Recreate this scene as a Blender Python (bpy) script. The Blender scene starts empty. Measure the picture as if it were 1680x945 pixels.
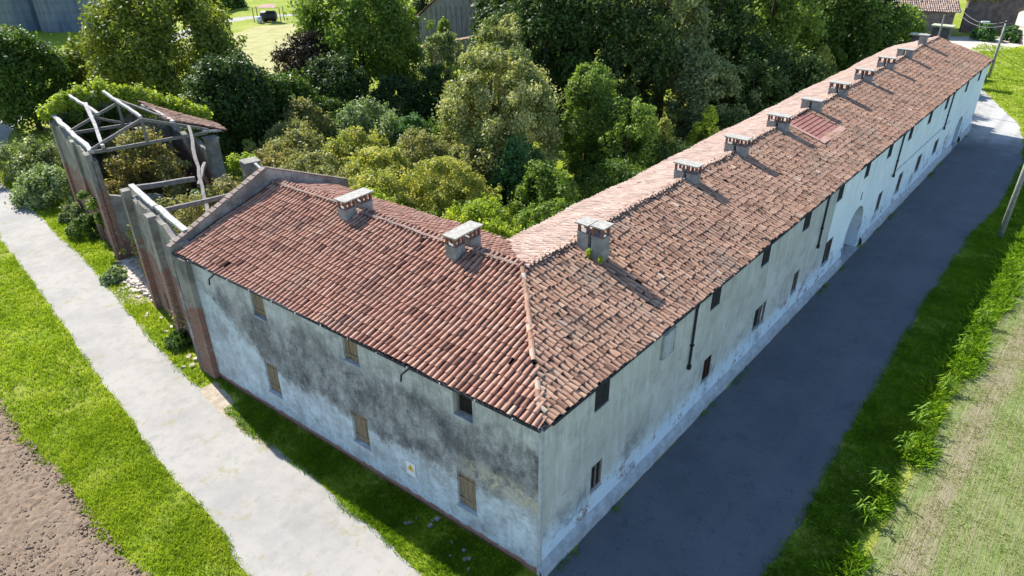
import bpy, math, random
import numpy as np
from mathutils import Vector, Matrix
R = math.radians
rng = np.random.default_rng(7)
random.seed(7)
SC = bpy.context.scene
COL = SC.collection

# ------------------------------------------------------------------ camera
cam_d = bpy.data.cameras.new('camera')
cam_d.sensor_width = 36.0
cam_d.lens = 1139.76 / 1680 * 36
cam_d.clip_end = 3000
cam = bpy.data.objects.new('camera', cam_d); COL.objects.link(cam)
fw = Vector((0.66043595, 0.56954407, -0.48933006)); rt = Vector((0.65022719, -0.7597107, -0.0066526)); up = Vector((0.37553823, 0.3137821, 0.8720733))
m = Matrix((rt, up, -fw)).transposed().to_4x4()
m.translation = Vector((-11.50480938, -8.89292586, 18.52847997))
cam.matrix_world = m
SC.camera = cam

# ------------------------------------------------------------------ sky, sun, exposure
SUN = Vector((0.15, 1.20, 1.0)).normalized()
el = math.asin(SUN.z); az = math.atan2(SUN.x, SUN.y)
w = bpy.data.worlds.new('World'); SC.world = w; w.use_nodes = True
nt = w.node_tree; nt.nodes.clear()
sky = nt.nodes.new('ShaderNodeTexSky'); sky.sky_type = 'NISHITA'; sky.sun_disc = False
sky.sun_elevation = el; sky.sun_rotation = az; sky.air_density = 1.0; sky.dust_density = 0.4; sky.ozone_density = 3.0
bgn = nt.nodes.new('ShaderNodeBackground'); bgn.inputs['Strength'].default_value = 0.125
wo = nt.nodes.new('ShaderNodeOutputWorld')
nt.links.new(sky.outputs[0], bgn.inputs[0]); nt.links.new(bgn.outputs[0], wo.inputs[0])
sun_d = bpy.data.lights.new('sun', 'SUN'); sun_d.energy = 5.0; sun_d.angle = R(0.55); sun_d.color = (1.0, 0.95, 0.87)
sun = bpy.data.objects.new('sun', sun_d); COL.objects.link(sun)
sun.rotation_euler = SUN.to_track_quat('Z', 'Y').to_euler(); sun.location = (0, 0, 60)
SC.view_settings.view_transform = 'Standard'; SC.view_settings.look = 'None'
SC.view_settings.exposure = 1.06; SC.view_settings.gamma = 1.0
SC.view_settings.use_curve_mapping = False
SC.cycles.max_bounces = 6; SC.cycles.diffuse_bounces = 3; SC.cycles.transparent_max_bounces = 6

# ------------------------------------------------------------------ helpers: objects
def link(name, me, parent=None):
    o = bpy.data.objects.new(name, me); COL.objects.link(o)
    if parent is not None: o.parent = parent
    return o
def thing(name, label, cat, loc=(0, 0, 0), group=None, rotz=0):
    o = link(name, None); o.location = loc; o.rotation_euler = (0, 0, rotz)
    o.empty_display_size = 0.3
    tag(o, label, cat, group); return o
def tag(o, label, cat, group=None):
    o['label'] = label; o['category'] = cat
    if group: o['group'] = group
    return o
def npmesh(name, V, F, mat, parent=None, rnd=None, smooth=False):
    """V (n,3), F (m,k) numpy with constant k, rnd per face"""
    me = bpy.data.meshes.new(name)
    V = np.asarray(V, np.float32); F = np.asarray(F, np.int32)
    k = F.shape[1]
    me.vertices.add(len(V)); me.vertices.foreach_set('co', V.ravel())
    me.loops.add(F.size); me.loops.foreach_set('vertex_index', F.ravel())
    me.polygons.add(len(F)); me.polygons.foreach_set('loop_start', np.arange(0, F.size, k, dtype=np.int32))
    if smooth: me.polygons.foreach_set('use_smooth', np.ones(len(F), bool))
    me.update(calc_edges=True)
    if rnd is not None:
        a = me.attributes.new('rnd', 'FLOAT', 'FACE'); a.data.foreach_set('value', np.asarray(rnd, np.float32))
    me.materials.append(mat)
    return link(name, me, parent)
class MB:
    def __init__(s): s.v = []; s.f = []; s.r = []; s.cur = None
    def add(s, vs, fs, r=None):
        b = len(s.v); s.v += [tuple(q) for q in vs]
        if r is None: r = random.random()
        for f in fs: s.f.append([i + b for i in f]); s.r.append(r)
    def quad(s, a, b, c, d, r=None): s.add([a, b, c, d], [(0, 1, 2, 3)], r)
    def box(s, c, h, M=None, r=None):
        """centre c, half sizes h, optional 3 axes M"""
        c = Vector(c); X, Y, Z = M if M else (Vector((1, 0, 0)), Vector((0, 1, 0)), Vector((0, 0, 1)))
        vs = [c + X * (h[0] * i) + Y * (h[1] * j) + Z * (h[2] * k) for k in (-1, 1) for j in (-1, 1) for i in (-1, 1)]
        s.add(vs, [(0, 2, 3, 1), (4, 5, 7, 6), (0, 1, 5, 4), (2, 6, 7, 3), (0, 4, 6, 2), (1, 3, 7, 5)], r)
    def beam(s, a, b, wd=0.1, hg=0.12, r=None, jit=0.0, n=1):
        """squared timber, optionally gnarled"""
        a = Vector(a); b = Vector(b); d = (b - a).normalized()
        sd = d.cross(Vector((0, 0, 1)))
        if sd.length < 1e-3: sd = Vector((1, 0, 0))
        sd.normalize(); u = sd.cross(d)
        rings = []
        for i in range(n + 1):
            t = i / n; c = a.lerp(b, t) + sd * random.uniform(-jit, jit) + u * random.uniform(-jit, jit)
            kw = 1 + random.uniform(-jit, jit) * 3
            rings.append([c + sd * wd * kw * sx + u * hg * kw * su for sx, su in ((-1, -.8), (-.8, -1), (.8, -1), (1, -.8), (1, .8), (.8, 1), (-.8, 1), (-1, .8))])
        vs = [q for g in rings for q in g]; fs = []
        for i in range(n):
            for k in range(8):
                fs.append((i * 8 + k, i * 8 + (k + 1) % 8, i * 8 + 8 + (k + 1) % 8, i * 8 + 8 + k))
        fs.append(tuple(reversed(range(8)))); fs.append(tuple(n * 8 + k for k in range(8)))
        s.add(vs, fs, r)
    def tube(s, pts, rad, seg=8, r=None, cap=True):
        pts = [Vector(p) for p in pts]; n = len(pts)
        if not hasattr(rad, '__len__'): rad = [rad] * n
        vs = []; fs = []
        for i, p in enumerate(pts):
            d = (pts[min(i + 1, n - 1)] - pts[max(i - 1, 0)]).normalized()
            x = d.cross(Vector((0.13, 0.21, 1))); 
            if x.length < .1: x = d.cross(Vector((1, 0, 0)))
            x.normalize(); y = d.cross(x)
            for k in range(seg):
                a = 2 * math.pi * k / seg
                vs.append(p + (x * math.cos(a) + y * math.sin(a)) * rad[i])
        for i in range(n - 1):
            for k in range(seg):
                fs.append((i * seg + k, i * seg + (k + 1) % seg, (i + 1) * seg + (k + 1) % seg, (i + 1) * seg + k))
        if cap: fs.append(tuple(reversed(range(seg)))); fs.append(tuple((n - 1) * seg + k for k in range(seg)))
        s.add(vs, fs, r)
    def build(s, name, mat, parent=None, smooth=False, bevel=0):
        me = bpy.data.meshes.new(name); me.from_pydata(s.v, [], s.f)
        a = me.attributes.new('rnd', 'FLOAT', 'FACE'); a.data.foreach_set('value', np.asarray(s.r, np.float32))
        if smooth: me.polygons.foreach_set('use_smooth', np.ones(len(s.f), bool))
        me.materials.append(mat); me.update()
        return link(name, me, parent)

# ------------------------------------------------------------------ helpers: materials
class NT:
    def __init__(s, name, rough=0.9, spec=0.2):
        s.m = bpy.data.materials.new(name); s.m.use_nodes = True; s.t = s.m.node_tree
        s.b = s.t.nodes['Principled BSDF']; s.b.inputs['Roughness'].default_value = rough
        s.b.inputs['Specular IOR Level'].default_value = spec
        s.geo = s.t.nodes.new('ShaderNodeNewGeometry')
    def n(s, t, **k):
        q = s.t.nodes.new(t)
        for a, b in k.items(): setattr(q, a, b)
        return q
    def set(s, sock, v):
        if isinstance(v, bpy.types.NodeSocket): s.t.links.new(v, sock)
        elif isinstance(v, (tuple, list)) and len(v) == 3 and sock.type == 'RGBA': sock.default_value = (*v, 1)
        else: sock.default_value = v
    def pos(s): return s.geo.outputs['Position']
    def xyz(s):
        q = s.n('ShaderNodeSeparateXYZ'); s.set(q.inputs[0], s.pos()); return q.outputs
    def math(s, op, a, b=0.0, c=None, clamp=False):
        q = s.n('ShaderNodeMath', operation=op); q.use_clamp = clamp
        s.set(q.inputs[0], a); s.set(q.inputs[1], b)
        if c is not None: s.set(q.inputs[2], c)
        return q.outputs[0]
    def noise(s, scale, detail=4, rough=.6, stretch=None, off=0.0, dist=0.0):
        mp = s.n('ShaderNodeMapping'); s.set(mp.inputs[0], s.pos())
        mp.inputs['Location'].default_value = (off, off * 1.7, off * .6)
        mp.inputs['Scale'].default_value = stretch or (1, 1, 1)
        q = s.n('ShaderNodeTexNoise'); s.set(q.inputs['Vector'], mp.outputs[0])
        q.inputs['Scale'].default_value = scale; q.inputs['Detail'].default_value = detail; q.inputs['Roughness'].default_value = rough
        q.inputs['Distortion'].default_value = dist
        return q.outputs[0]
    def ramp(s, f, stops, interp='LINEAR'):
        q = s.n('ShaderNodeValToRGB'); q.color_ramp.interpolation = interp
        e = q.color_ramp.elements
        while len(e) < len(stops): e.new(0.5)
        for i, (p, c) in enumerate(stops):
            e[i].position = p; e[i].color = (*c, 1) if hasattr(c, '__len__') else (c, c, c, 1)
        s.set(q.inputs[0], f); return q.outputs[0]
    def step(s, f, a, b):
        q = s.n('ShaderNodeMapRange', interpolation_type='SMOOTHSTEP'); s.set(q.inputs[0], f)
        s.set(q.inputs[1], a); s.set(q.inputs[2], b); return q.outputs[0]
    def mix(s, f, a, b, mode='MIX'):
        q = s.n('ShaderNodeMix', data_type='RGBA', blend_type=mode); s.set(q.inputs[0], f); s.set(q.inputs[6], a); s.set(q.inputs[7], b)
        return q.outputs[2]
    def attr(s, name='rnd'):
        q = s.n('ShaderNodeAttribute'); q.attribute_name = name; return q.outputs['Fac']
    def col(s, c): s.set(s.b.inputs['Base Color'], c); return s
    def bump(s, h, strength=.5, dist=.02):
        q = s.n('ShaderNodeBump'); q.inputs['Strength'].default_value = strength; q.inputs['Distance'].default_value = dist
        s.set(q.inputs['Height'], h); s.t.links.new(q.outputs[0], s.b.inputs['Normal']); return s

def leafmat(name, stops, trans=0.35, rough=.55):
    t = NT(name, rough, .25); r = t.attr()
    n = t.noise(.9, 3, .6, off=hash(name) % 7 if False else len(name))
    f = t.math('ADD', t.math('MULTIPLY', r, .55), t.math('MULTIPLY', t.step(n, .3, .7), .45))
    c = t.ramp(f, stops); t.col(c)
    tr = t.n('ShaderNodeBsdfTranslucent'); 
    t.set(tr.inputs[0], t.mix(1.0, c, (1.25, 1.3, .65), 'MULTIPLY'))
    mx = t.n('ShaderNodeMixShader'); mx.inputs[0].default_value = trans
    t.t.links.new(t.b.outputs[0], mx.inputs[1]); t.t.links.new(tr.outputs[0], mx.inputs[2])
    t.t.links.new(mx.outputs[0], t.t.nodes['Material Output'].inputs[0])
    return t.m

def mat_tiles(name, stops, lichen=.5):
    t = NT(name, .85, .2); r = t.attr()
    base = t.ramp(r, stops)
    l = t.step(t.noise(.55, 6, .7), .48, .68)
    base = t.mix(t.math('MULTIPLY', l, lichen), base, (.27, .205, .155))
    sp = t.step(t.noise(9, 4, .7), .56, .72)
    base = t.mix(t.math('MULTIPLY', sp, .45), base, (.13, .085, .065))
    sp2 = t.step(t.noise(5, 4, .7, off=3), .6, .75)
    base = t.mix(t.math('MULTIPLY', sp2, .5), base, (.36, .32, .26))
    t.col(base); t.bump(t.noise(40, 4, .7), .4, .01); return t.m
M = {}
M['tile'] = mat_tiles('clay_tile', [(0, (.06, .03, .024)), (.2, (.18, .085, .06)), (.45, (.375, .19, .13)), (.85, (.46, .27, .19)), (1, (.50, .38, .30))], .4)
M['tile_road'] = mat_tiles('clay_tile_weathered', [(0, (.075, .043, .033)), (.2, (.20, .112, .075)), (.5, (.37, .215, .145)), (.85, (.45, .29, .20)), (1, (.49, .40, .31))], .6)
M['tile_back'] = mat_tiles('clay_tile_sunlit_pale', [(0, (.24, .16, .13)), (.5, (.37, .265, .215)), (1, (.45, .37, .31))], .4)  # paler tile: sunlight on the back slope put into the colour
M['tile_new'] = mat_tiles('clay_tile_new', [(0, (.25, .10, .08)), (.5, (.29, .125, .10)), (1, (.33, .15, .125))], .15)
t = NT('mortar'); t.col(t.ramp(t.noise(3, 5, .7), [(.3, (.16, .12, .10)), (.7, (.32, .26, .22))])).bump(t.noise(20), .5); M['mortar'] = t.m

def brick_col(t, sc=1.0, axis='y'):
    x, y, z = t.xyz()
    cb = t.n('ShaderNodeCombineXYZ'); t.set(cb.inputs[0], y if axis == 'y' else x); t.set(cb.inputs[1], z)
    b = t.n('ShaderNodeTexBrick'); t.set(b.inputs['Vector'], cb.outputs[0])
    b.inputs['Scale'].default_value = 1.0; b.inputs['Brick Width'].default_value = .26; b.inputs['Row Height'].default_value = .075
    b.inputs['Mortar Size'].default_value = .008; b.inputs['Bias'].default_value = 0
    t.set(b.inputs['Color1'], (.30, .13, .09)); t.set(b.inputs['Color2'], (.21, .085, .065)); t.set(b.inputs['Mortar'], (.33, .28, .23))
    return b.outputs['Color']

# left (track side) facade
def wall_left_mat():
    t = NT('plaster_mouldy', .92, .1); x, y, z = t.xyz()
    n1 = t.noise(.55, 7, .68); n2 = t.noise(3.2, 8, .75, dist=.4); n3 = t.noise(14, 5, .7); n4 = t.noise(1.3, 6, .7, off=9)
    base = t.mix(t.step(n4, .35, .7), (.42, .43, .43), (.60, .61, .61))
    # pale lower wash
    zz = t.math('ADD', z, t.math('ADD', t.math('MULTIPLY', t.math('SUBTRACT', n2, .5), 1.6), t.math('MULTIPLY', t.math('SUBTRACT', n1, .5), 2.2)))
    low = t.math('SUBTRACT', 1.0, t.step(zz, 1.35, 2.2))
    dgl = t.math('MULTIPLY', t.math('MAXIMUM', t.math('SUBTRACT', y, 12.6), 0.0), .62)   # pale wash climbs to the left
    low2 = t.math('SUBTRACT', 1.0, t.step(t.math('SUBTRACT', zz, dgl), 1.9, 2.5))
    base = t.mix(t.math('MULTIPLY', t.math('MAXIMUM', low, low2), .92), base, t.mix(t.step(t.noise(1.1, 6, .7, off=6), .35, .7), (.44, .50, .54), (.62, .70, .76)))
    # mould: a wide band at mid height
    zb = t.math('ADD', z, t.math('MULTIPLY', t.math('SUBTRACT', n1, .5), 3.0))
    band = t.math('MULTIPLY', t.step(zb, 1.7, 2.6), t.math('SUBTRACT', 1.0, t.step(zb, 4.5, 5.5)))
    band = t.math('MULTIPLY', band, t.math('SUBTRACT', 1.0, low2))
    n5 = t.noise(1.2, 8, .72, stretch=(1, 1, .7), off=2, dist=.15); blot = t.step(t.math('ADD', t.math('MULTIPLY', n5, .6), t.math('MULTIPLY', t.math('ADD', n2, n3), .2)), .40, .60)
    mould = t.math('MULTIPLY', band, t.math('ADD', t.math('MULTIPLY', blot, .72), .24))
    base = t.mix(mould, base, (.065, .07, .08))
    # general blotches everywhere
    bl = t.step(n2, .46, .66); base = t.mix(t.math('MULTIPLY', bl, .5), base, (.25, .245, .235)); bw = t.step(t.noise(.7, 8, .76, off=19), .5, .62); base = t.mix(t.math('MULTIPLY', bw, .45), base, (.21, .205, .195))
    # yellowish patch near the corner
    yb = t.math('MULTIPLY', t.math('SUBTRACT', 1.0, t.step(y, 2.2, 3.6)), t.math('MULTIPLY', t.step(z, 2.35, 2.8), t.math('SUBTRACT', 1.0, t.step(z, 3.0, 3.7))))
    base = t.mix(t.math('MULTIPLY', yb, t.step(n2, .4, .6)), base, (.50, .45, .34))
    # drip streaks
    st = t.noise(1.0, 6, .75, stretch=(4.5, 4.5, .3)); base = t.mix(t.math('MULTIPLY', t.step(st, .50, .68), t.math('ADD', .15, t.math('MULTIPLY', t.step(z, 2.5, 5.5), .4))), base, (.17, .175, .18))
    # bare brick at the foot
    zf = t.math('ADD', z, t.math('MULTIPLY', t.math('SUBTRACT', n2, .5), .5))
    base = t.mix(t.math('SUBTRACT', 1.0, t.step(zf, .24, .34)), base, brick_col(t))
    t.col(base); t.bump(t.math('ADD', t.math('MULTIPLY', n3, .5), n2), .5, .03); return t.m
M['wall_left'] = wall_left_mat()
def wall_right_mat():
    t = NT('plaster_road_side', .92, .1); x, y, z = t.xyz()
    n1 = t.noise(.5, 7, .68); n2 = t.noise(2.4, 8, .72, dist=.5); n3 = t.noise(12, 5, .7)
    base = t.mix(t.step(n1, .35, .68), (.43, .425, .39), (.55, .55, .52))
    xa = t.math('ADD', x, t.math('MULTIPLY', n3, .08))
    white = t.mix(t.step(n1, .4, .7), (.72, .80, .84), (.82, .87, .90))
    base = t.mix(t.step(xa, 24.15, 24.2), base, white)
    grey = t.math('MULTIPLY', t.step(xa, 22.6, 22.65), t.math('SUBTRACT', 1.0, t.step(xa, 24.12, 24.18)))
    base = t.mix(t.math('MULTIPLY', grey, .6), base, (.42, .43, .41))
    cl = t.noise(.9, 7, .7, off=13); base = t.mix(t.math('MULTIPLY', t.step(cl, .50, .62), t.math('MULTIPLY', t.math('SUBTRACT', 1.0, t.step(xa, 24.1, 24.2)), .55)), base, (.36, .355, .33)); st = t.noise(1.0, 6, .7, stretch=(4, 4, .45)); base = t.mix(t.math('MULTIPLY', t.step(st, .52, .66), .6), base, (.62, .65, .66))
    st2 = t.noise(1.0, 6, .7, stretch=(6, 6, .5), off=5); base = t.mix(t.math('MULTIPLY', t.step(st2, .58, .75), .4), base, (.26, .27, .26))
    zz = t.math('ADD', z, t.math('MULTIPLY', t.math('SUBTRACT', n2, .5), 2.2))
    low = t.math('SUBTRACT', 1.0, t.step(zz, 1.0, 1.9)); base = t.mix(t.math('MULTIPLY', low, .9), base, (.60, .71, .80))
    n6 = t.noise(.8, 8, .74, off=17, dist=.4); n7 = t.noise(.55, 8, .76, off=27, dist=.3)
    lx = t.math('ADD', z, t.math('MULTIPLY', t.math('SUBTRACT', n6, .5), 3.5))
    rag = t.math('MULTIPLY', t.step(lx, .2, .9), t.math('SUBTRACT', 1.0, t.step(lx, 1.7, 2.7)))
    base = t.mix(t.math('MULTIPLY', rag, t.math('MULTIPLY', t.step(n7, .50, .62), .7)), base, (.19, .205, .22))
    base = t.mix(t.math('MULTIPLY', t.math('MULTIPLY', t.step(z, .4, .55), t.math('SUBTRACT', 1.0, t.step(z, 1.1, 1.9))), t.math('MULTIPLY', t.step(t.noise(.7, 8, .76, off=4), .555, .60), .85)), base, brick_col(t, 1, 'x'))
    # run-off streaks under the eave
    ev = t.math('MULTIPLY', t.step(z, 3.6, 5.9), t.step(t.noise(1.0, 6, .75, stretch=(3.5, 3.5, .25), off=7), .50, .66))
    base = t.mix(t.math('MULTIPLY', ev, .55), base, (.24, .245, .24))
    t.col(base); t.bump(t.math('ADD', t.math('MULTIPLY', n3, .4), n2), .4, .03); return t.m
M['wall_right'] = wall_right_mat()
def ruin_mat(name='ruin_masonry', lo=3.7, axis='y'):
    t = NT(name, .95, .1); x, y, z = t.xyz()
    n1 = t.noise(.8, 7, .7); n2 = t.noise(4, 7, .75); n3 = t.noise(16, 4, .7)
    pl = t.mix(t.step(n1, .35, .65), (.17, .155, .135), (.34, .32, .285))
    pl = t.mix(t.math('MULTIPLY', t.step(n2, .52, .7), .6), pl, (.12, .115, .10))
    zz = t.math('ADD', z, t.math('MULTIPLY', t.math('SUBTRACT', n1, .5), 7.0))
    br = t.math('SUBTRACT', 1.0, t.step(zz, lo - .2, lo + .35))
    base = t.mix(t.math('MULTIPLY', br, t.step(n2, .36, .5)), pl, brick_col(t, 1, axis))
    t.col(base); t.bump(t.math('ADD', t.math('MULTIPLY', n3, .5), n2), .8, .06); return t.m
M['ruin'] = ruin_mat()
M['ruin_x'] = ruin_mat('ruin_masonry_cross', 1.4, 'x')
M['gable_mat'] = (lambda t: (t.col(t.mix(t.step(t.noise(.9, 7, .7), .4, .6), (.16, .15, .145), (.34, .32, .30))), t.col(t.mix(t.math('MULTIPLY', t.step(t.noise(1.6, 6, .7, off=2), .5, .62), .6), t.b.inputs['Base Color'].links[0].from_socket, (.26, .12, .09))), t.bump(t.noise(12), .5, .03), t.m)[-1])(NT('firewall_plaster', .95, .1))
def simple(name, c0, c1, sc=4, rough=.85, spec=.2, stretch=None, bump=.2, metallic=0):
    t = NT(name, rough, spec); t.col(t.mix(t.step(t.noise(sc, 6, .7, stretch=stretch), .32, .68), c0, c1)); t.bump(t.noise(sc * 6, 4, .7, stretch=stretch), bump, .01)
    t.b.inputs['Metallic'].default_value = metallic; return t.m
M['timber'] = simple('weathered_timber', (.12, .11, .10), (.24, .22, .20), 5, stretch=(1, 1, 3))
M['timber_pale'] = simple('bleached_timber', (.26, .25, .235), (.50, .48, .45), 6)
M['board'] = simple('shutter_board', (.17, .125, .08), (.29, .225, .15), 5, stretch=(6, 6, .6))
M['shutter'] = simple('dark_shutter', (.022, .023, .024), (.05, .05, .05), 8, stretch=(1, 1, 8))
M['dark'] = simple('unlit_interior', (.012, .01, .009), (.022, .018, .016), 3)  # near-black: darkness of the unlit rooms put into the colour
M['redwood'] = simple('dark_red_door', (.04, .016, .014), (.07, .03, .025), 6)
M['metal_dark'] = simple('dark_gutter_metal', (.022, .024, .028), (.045, .048, .055), 6, .85, .15)
M['clip'] = simple('galvanised_clip', (.5, .52, .54), (.7, .7, .7), 8, .4, .5)
M['chim'] = simple('chimney_render', (.18, .18, .175), (.30, .295, .28), 3, bump=.4)
M['chim_brick'] = simple('chimney_brick', (.13, .06, .045), (.26, .13, .10), 9)
M['slab'] = simple('concrete_slab', (.26, .25, .22), (.42, .40, .36), 6, bump=.3)
M['slab_moss'] = simple('mossy_slab', (.30, .33, .16), (.5, .5, .4), 3, bump=.3)
M['plinth'] = simple('plinth_cement', (.30, .32, .33), (.46, .48, .50), 2.5, bump=.5)
M['stone'] = simple('rubble_stone', (.40, .33, .27), (.62, .55, .48), 5, bump=.6)
M['bark'] = simple('bark', (.05, .04, .03), (.13, .11, .085), 9, stretch=(1, 1, .3), bump=.6)
M['pole'] = simple('grey_pole', (.20, .20, .18), (.34, .33, .30), 5)
M['cable'] = simple('cable_black', (.10, .10, .11), (.16, .16, .17), 5, .6)
M['white'] = simple('white_enamel', (.74, .76, .78), (.8, .8, .8), 5, .4, .4)
M['yellow'] = simple('warning_yellow', (.75, .42, .03), (.8, .5, .05), 9, .5)
M['black'] = simple('black_plastic', (.012, .013, .013), (.03, .03, .03), 4, .5, .4)
M['rust'] = simple('rusty_sheet', (.30, .18, .13), (.42, .30, .24), 3)
M['barnwood'] = simple('grey_barn_boards', (.14, .145, .15), (.27, .27, .27), 3, stretch=(2, 2, .3))
M['farwall'] = simple('far_shaded_wall', (.10, .085, .08), (.19, .165, .15), 1.5)
M['farplaster'] = simple('pink_plaster', (.52, .42, .36), (.65, .56, .48), 1.5)
t = NT('silo_steel', .5, .4); x, y, z = t.xyz()
t.col(t.mix(t.step(t.noise(.6, 5, .7, stretch=(2, 2, .3)), .3, .7), (.09, .125, .17), (.17, .21, .26))); M['silo'] = t.m

# ------------------------------------------------------------------ ground and roads
def mat_ground():
    t = NT('meadow', .95, .1)
    n1 = t.noise(.12, 6, .65); n2 = t.noise(1.6, 7, .7); n3 = t.noise(9, 5, .75)
    g = t.mix(t.step(n2, .35, .65), (.14, .20, .012), (.27, .33, .03))
    g = t.mix(t.step(n1, .42, .66), g, (.32, .33, .08))
    g = t.mix(t.math('MULTIPLY', t.step(n3, .5, .72), .5), g, (.04, .07, .012))
    t.col(g); t.bump(t.math('ADD', n3, n2), .9, .08); return t.m
M['ground'] = mat_ground()
def flat(name, pts, z, mat, kind='structure'):
    me = bpy.data.meshes.new(name); me.from_pydata([(x, y, z) for x, y in pts], [], [list(range(len(pts)))])
    me.materials.append(mat); me.update(); o = link(name, me); o['kind'] = kind; return o
def ribbon(name, L, Rr, z, mat, step=.35, jit=.10):
    def rs(P):
        P = np.array(P, float); d = np.r_[0, np.cumsum(np.hypot(*np.diff(P, axis=0).T))]; return P, d
    L, dl = rs(L); Rr, dr = rs(Rr); n = int(max(dl[-1], dr[-1]) / step)
    u = np.linspace(0, 1, n + 1)
    def smp(P, d):
        x = np.interp(u * d[-1], d, P[:, 0]); y = np.interp(u * d[-1], d, P[:, 1])
        k = rng.normal(0, jit, (n + 1, 2)); k = (k + np.roll(k, 1, 0) + np.roll(k, -1, 0)) / 2
        ker = np.ones(9) / 9
        x2 = np.convolve(np.pad(x, 4, 'edge'), ker, 'valid'); y2 = np.convolve(np.pad(y, 4, 'edge'), ker, 'valid')
        return np.c_[x2 + k[:, 0], y2 + k[:, 1]]
    A = smp(L, dl); B = smp(Rr, dr); K = 6
    V = []; F = []
    for i in range(n + 1):
        for k in range(K + 1):
            p = A[i] * (1 - k / K) + B[i] * k / K; V.append((p[0], p[1], z))
    for i in range(n):
        for k in range(K): F.append((i * (K + 1) + k, i * (K + 1) + k + 1, (i + 1) * (K + 1) + k + 1, (i + 1) * (K + 1) + k))
    o = npmesh(name, V, F, mat); o['kind'] = 'structure'; return o
G = 1500
o = flat('ground', [(-G, -G), (G, -G), (G, G), (-G, G)], 0.0, M['ground'])

t = NT('pale_concrete', .9, .2); n1 = t.noise(.35, 7, .7); n2 = t.noise(2.2, 8, .72); n3 = t.noise(25, 5, .7)
c = t.mix(t.step(n1, .38, .66), (.345, .327, .298), (.28, .268, .25))
c = t.mix(t.math('MULTIPLY', t.step(n2, .50, .66), .55), c, (.25, .24, .215))
c = t.mix(t.math('MULTIPLY', t.step(t.noise(.9, 6, .75, off=11), .56, .64), .7), c, (.27, .25, .15))
c = t.mix(t.math('MULTIPLY', t.step(n3, .55, .8), .3), c, (.25, .24, .22))
c = t.mix(t.math('MULTIPLY', t.step(t.noise(.45, 6, .7, off=21), .54, .62), .3), c, (.22, .21, .195))
t.col(c).bump(n3, .4, .01); M['road_pale'] = t.m
t = NT('asphalt', .9, .25); x, y, z = t.xyz(); n1 = t.noise(.3, 6, .7); n3 = t.noise(40, 4, .8)
c = t.mix(t.step(n1, .35, .7), (.098, .108, .122), (.128, .137, .150))
c = t.mix(t.math('MULTIPLY', t.step(n3, .5, .8), .5), c, (.12, .12, .12))
ck = t.n('ShaderNodeTexVoronoi', feature='DISTANCE_TO_EDGE'); mp = t.n('ShaderNodeMapping'); mp.inputs['Scale'].default_value = (.16, .3, 1); t.set(mp.inputs[0], t.pos())
ad = t.n('ShaderNodeVectorMath', operation='ADD'); nz = t.n('ShaderNodeTexNoise'); nz.inputs['Scale'].default_value = .8; nz.inputs['Detail'].default_value = 6; t.set(nz.inputs['Vector'], t.pos())
t.set(ad.inputs[0], mp.outputs[0]); t.set(ad.inputs[1], nz.outputs['Color']); t.set(ck.inputs['Vector'], ad.outputs[0])
c = t.mix(t.math('MULTIPLY', t.math('SUBTRACT', 1.0, t.step(ck.outputs['Distance'], .004, .010)), .6), c, (.03, .03, .03))
c = t.mix(t.step(t.math('ADD', x, t.math('MULTIPLY', n1, 10.)), 60, 70), c, (.40, .39, .37))  # far end paler: sunlit stretch of road put into the colour
ln_ = t.math('ABSOLUTE', t.math('SUBTRACT', t.math('ABSOLUTE', t.math('ADD', y, 2.8)), .95)); c = t.mix(t.math('MULTIPLY', t.math('SUBTRACT', 1.0, t.step(t.math('ADD', ln_, t.math('MULTIPLY', n1, .3)), .2, .6)), .3), c, (.13, .135, .145))
c = t.mix(t.math('MULTIPLY', t.step(t.noise(.7, 5, .7, off=31), .60, .63), .35), c, (.07, .072, .08))
ed = t.math('ADD', t.step(y, -.9, -.1), t.step(t.math('MULTIPLY', y, -1.0), 4.5, 5.4)); c = t.mix(t.math('MULTIPLY', ed, t.math('MULTIPLY', t.step(t.noise(2.5, 6, .75, off=41), .42, .6), .5)), c, (.16, .15, .12))
t.col(c).bump(n3, .3, .005); M['asphalt'] = t.m

LL = [(-8.5, -14), (-7.2, -6), (-6.6, 0), (-5.88, 7.0), (-5.48, 9.2), (-5.35, 11), (-5.4, 12.8), (-5.12, 15.8), (-4.81, 18.3), (-4.54, 21.4), (-4.05, 25.5), (-3.21, 33), (-2.34, 41.8), (-1.6, 49), (-.4, 57), (2.2, 65.5), (4.6, 71), (7.6, 75.6), (12, 78.8), (17, 82.0), (24, 91), (34, 102), (44, 110), (52, 114.5), (58, 116.5), (68, 111), (82, 103), (110, 88)]
LR = [(-2.4, -14), (-2.4, -6), (-2.4, -.2), (-2.37, 2.9), (-2.02, 5.2), (-2.2, 6.7), (-1.95, 8.5), (-1.98, 11), (-2.2, 13.3), (-2.05, 15.2), (-2.03, 17.3), (-1.56, 22.5), (-.55, 30.3), (-.08, 34.4), (.22, 39), (.61, 43.2), (1.28, 53.9), (3.2, 60.5), (6.5, 68), (9.6, 73.2), (14, 76.5), (20, 80), (27, 89), (37, 99.5), (47, 107.5), (54, 111.8), (60, 112.6), (67, 108.6), (80, 99.5), (108, 84)]
ribbon('track', LL, LR, .012, M['road_pale'], jit=.045)
RL = [(-2.9, -.7), (0, -.16), (10, -.16), (30, -.16), (50, -.16), (61, -.1), (64, .4), (70, 2.2), (80, 6), (92, 9.5), (104, 12.8)]
RR = [(-3.4, -5.6), (4.6, -5.36), (7.06, -5.48), (12.75, -5.2), (25.5, -4.9), (37.75, -5.0), (42.9, -5.5), (55.4, -5.25), (62, -4.1), (67.24, -3.1), (73, -.67), (81, 2.5), (92, 6), (104, 8)]
ribbon('road', RL, RR, .008, M['asphalt'], jit=.05)
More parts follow.
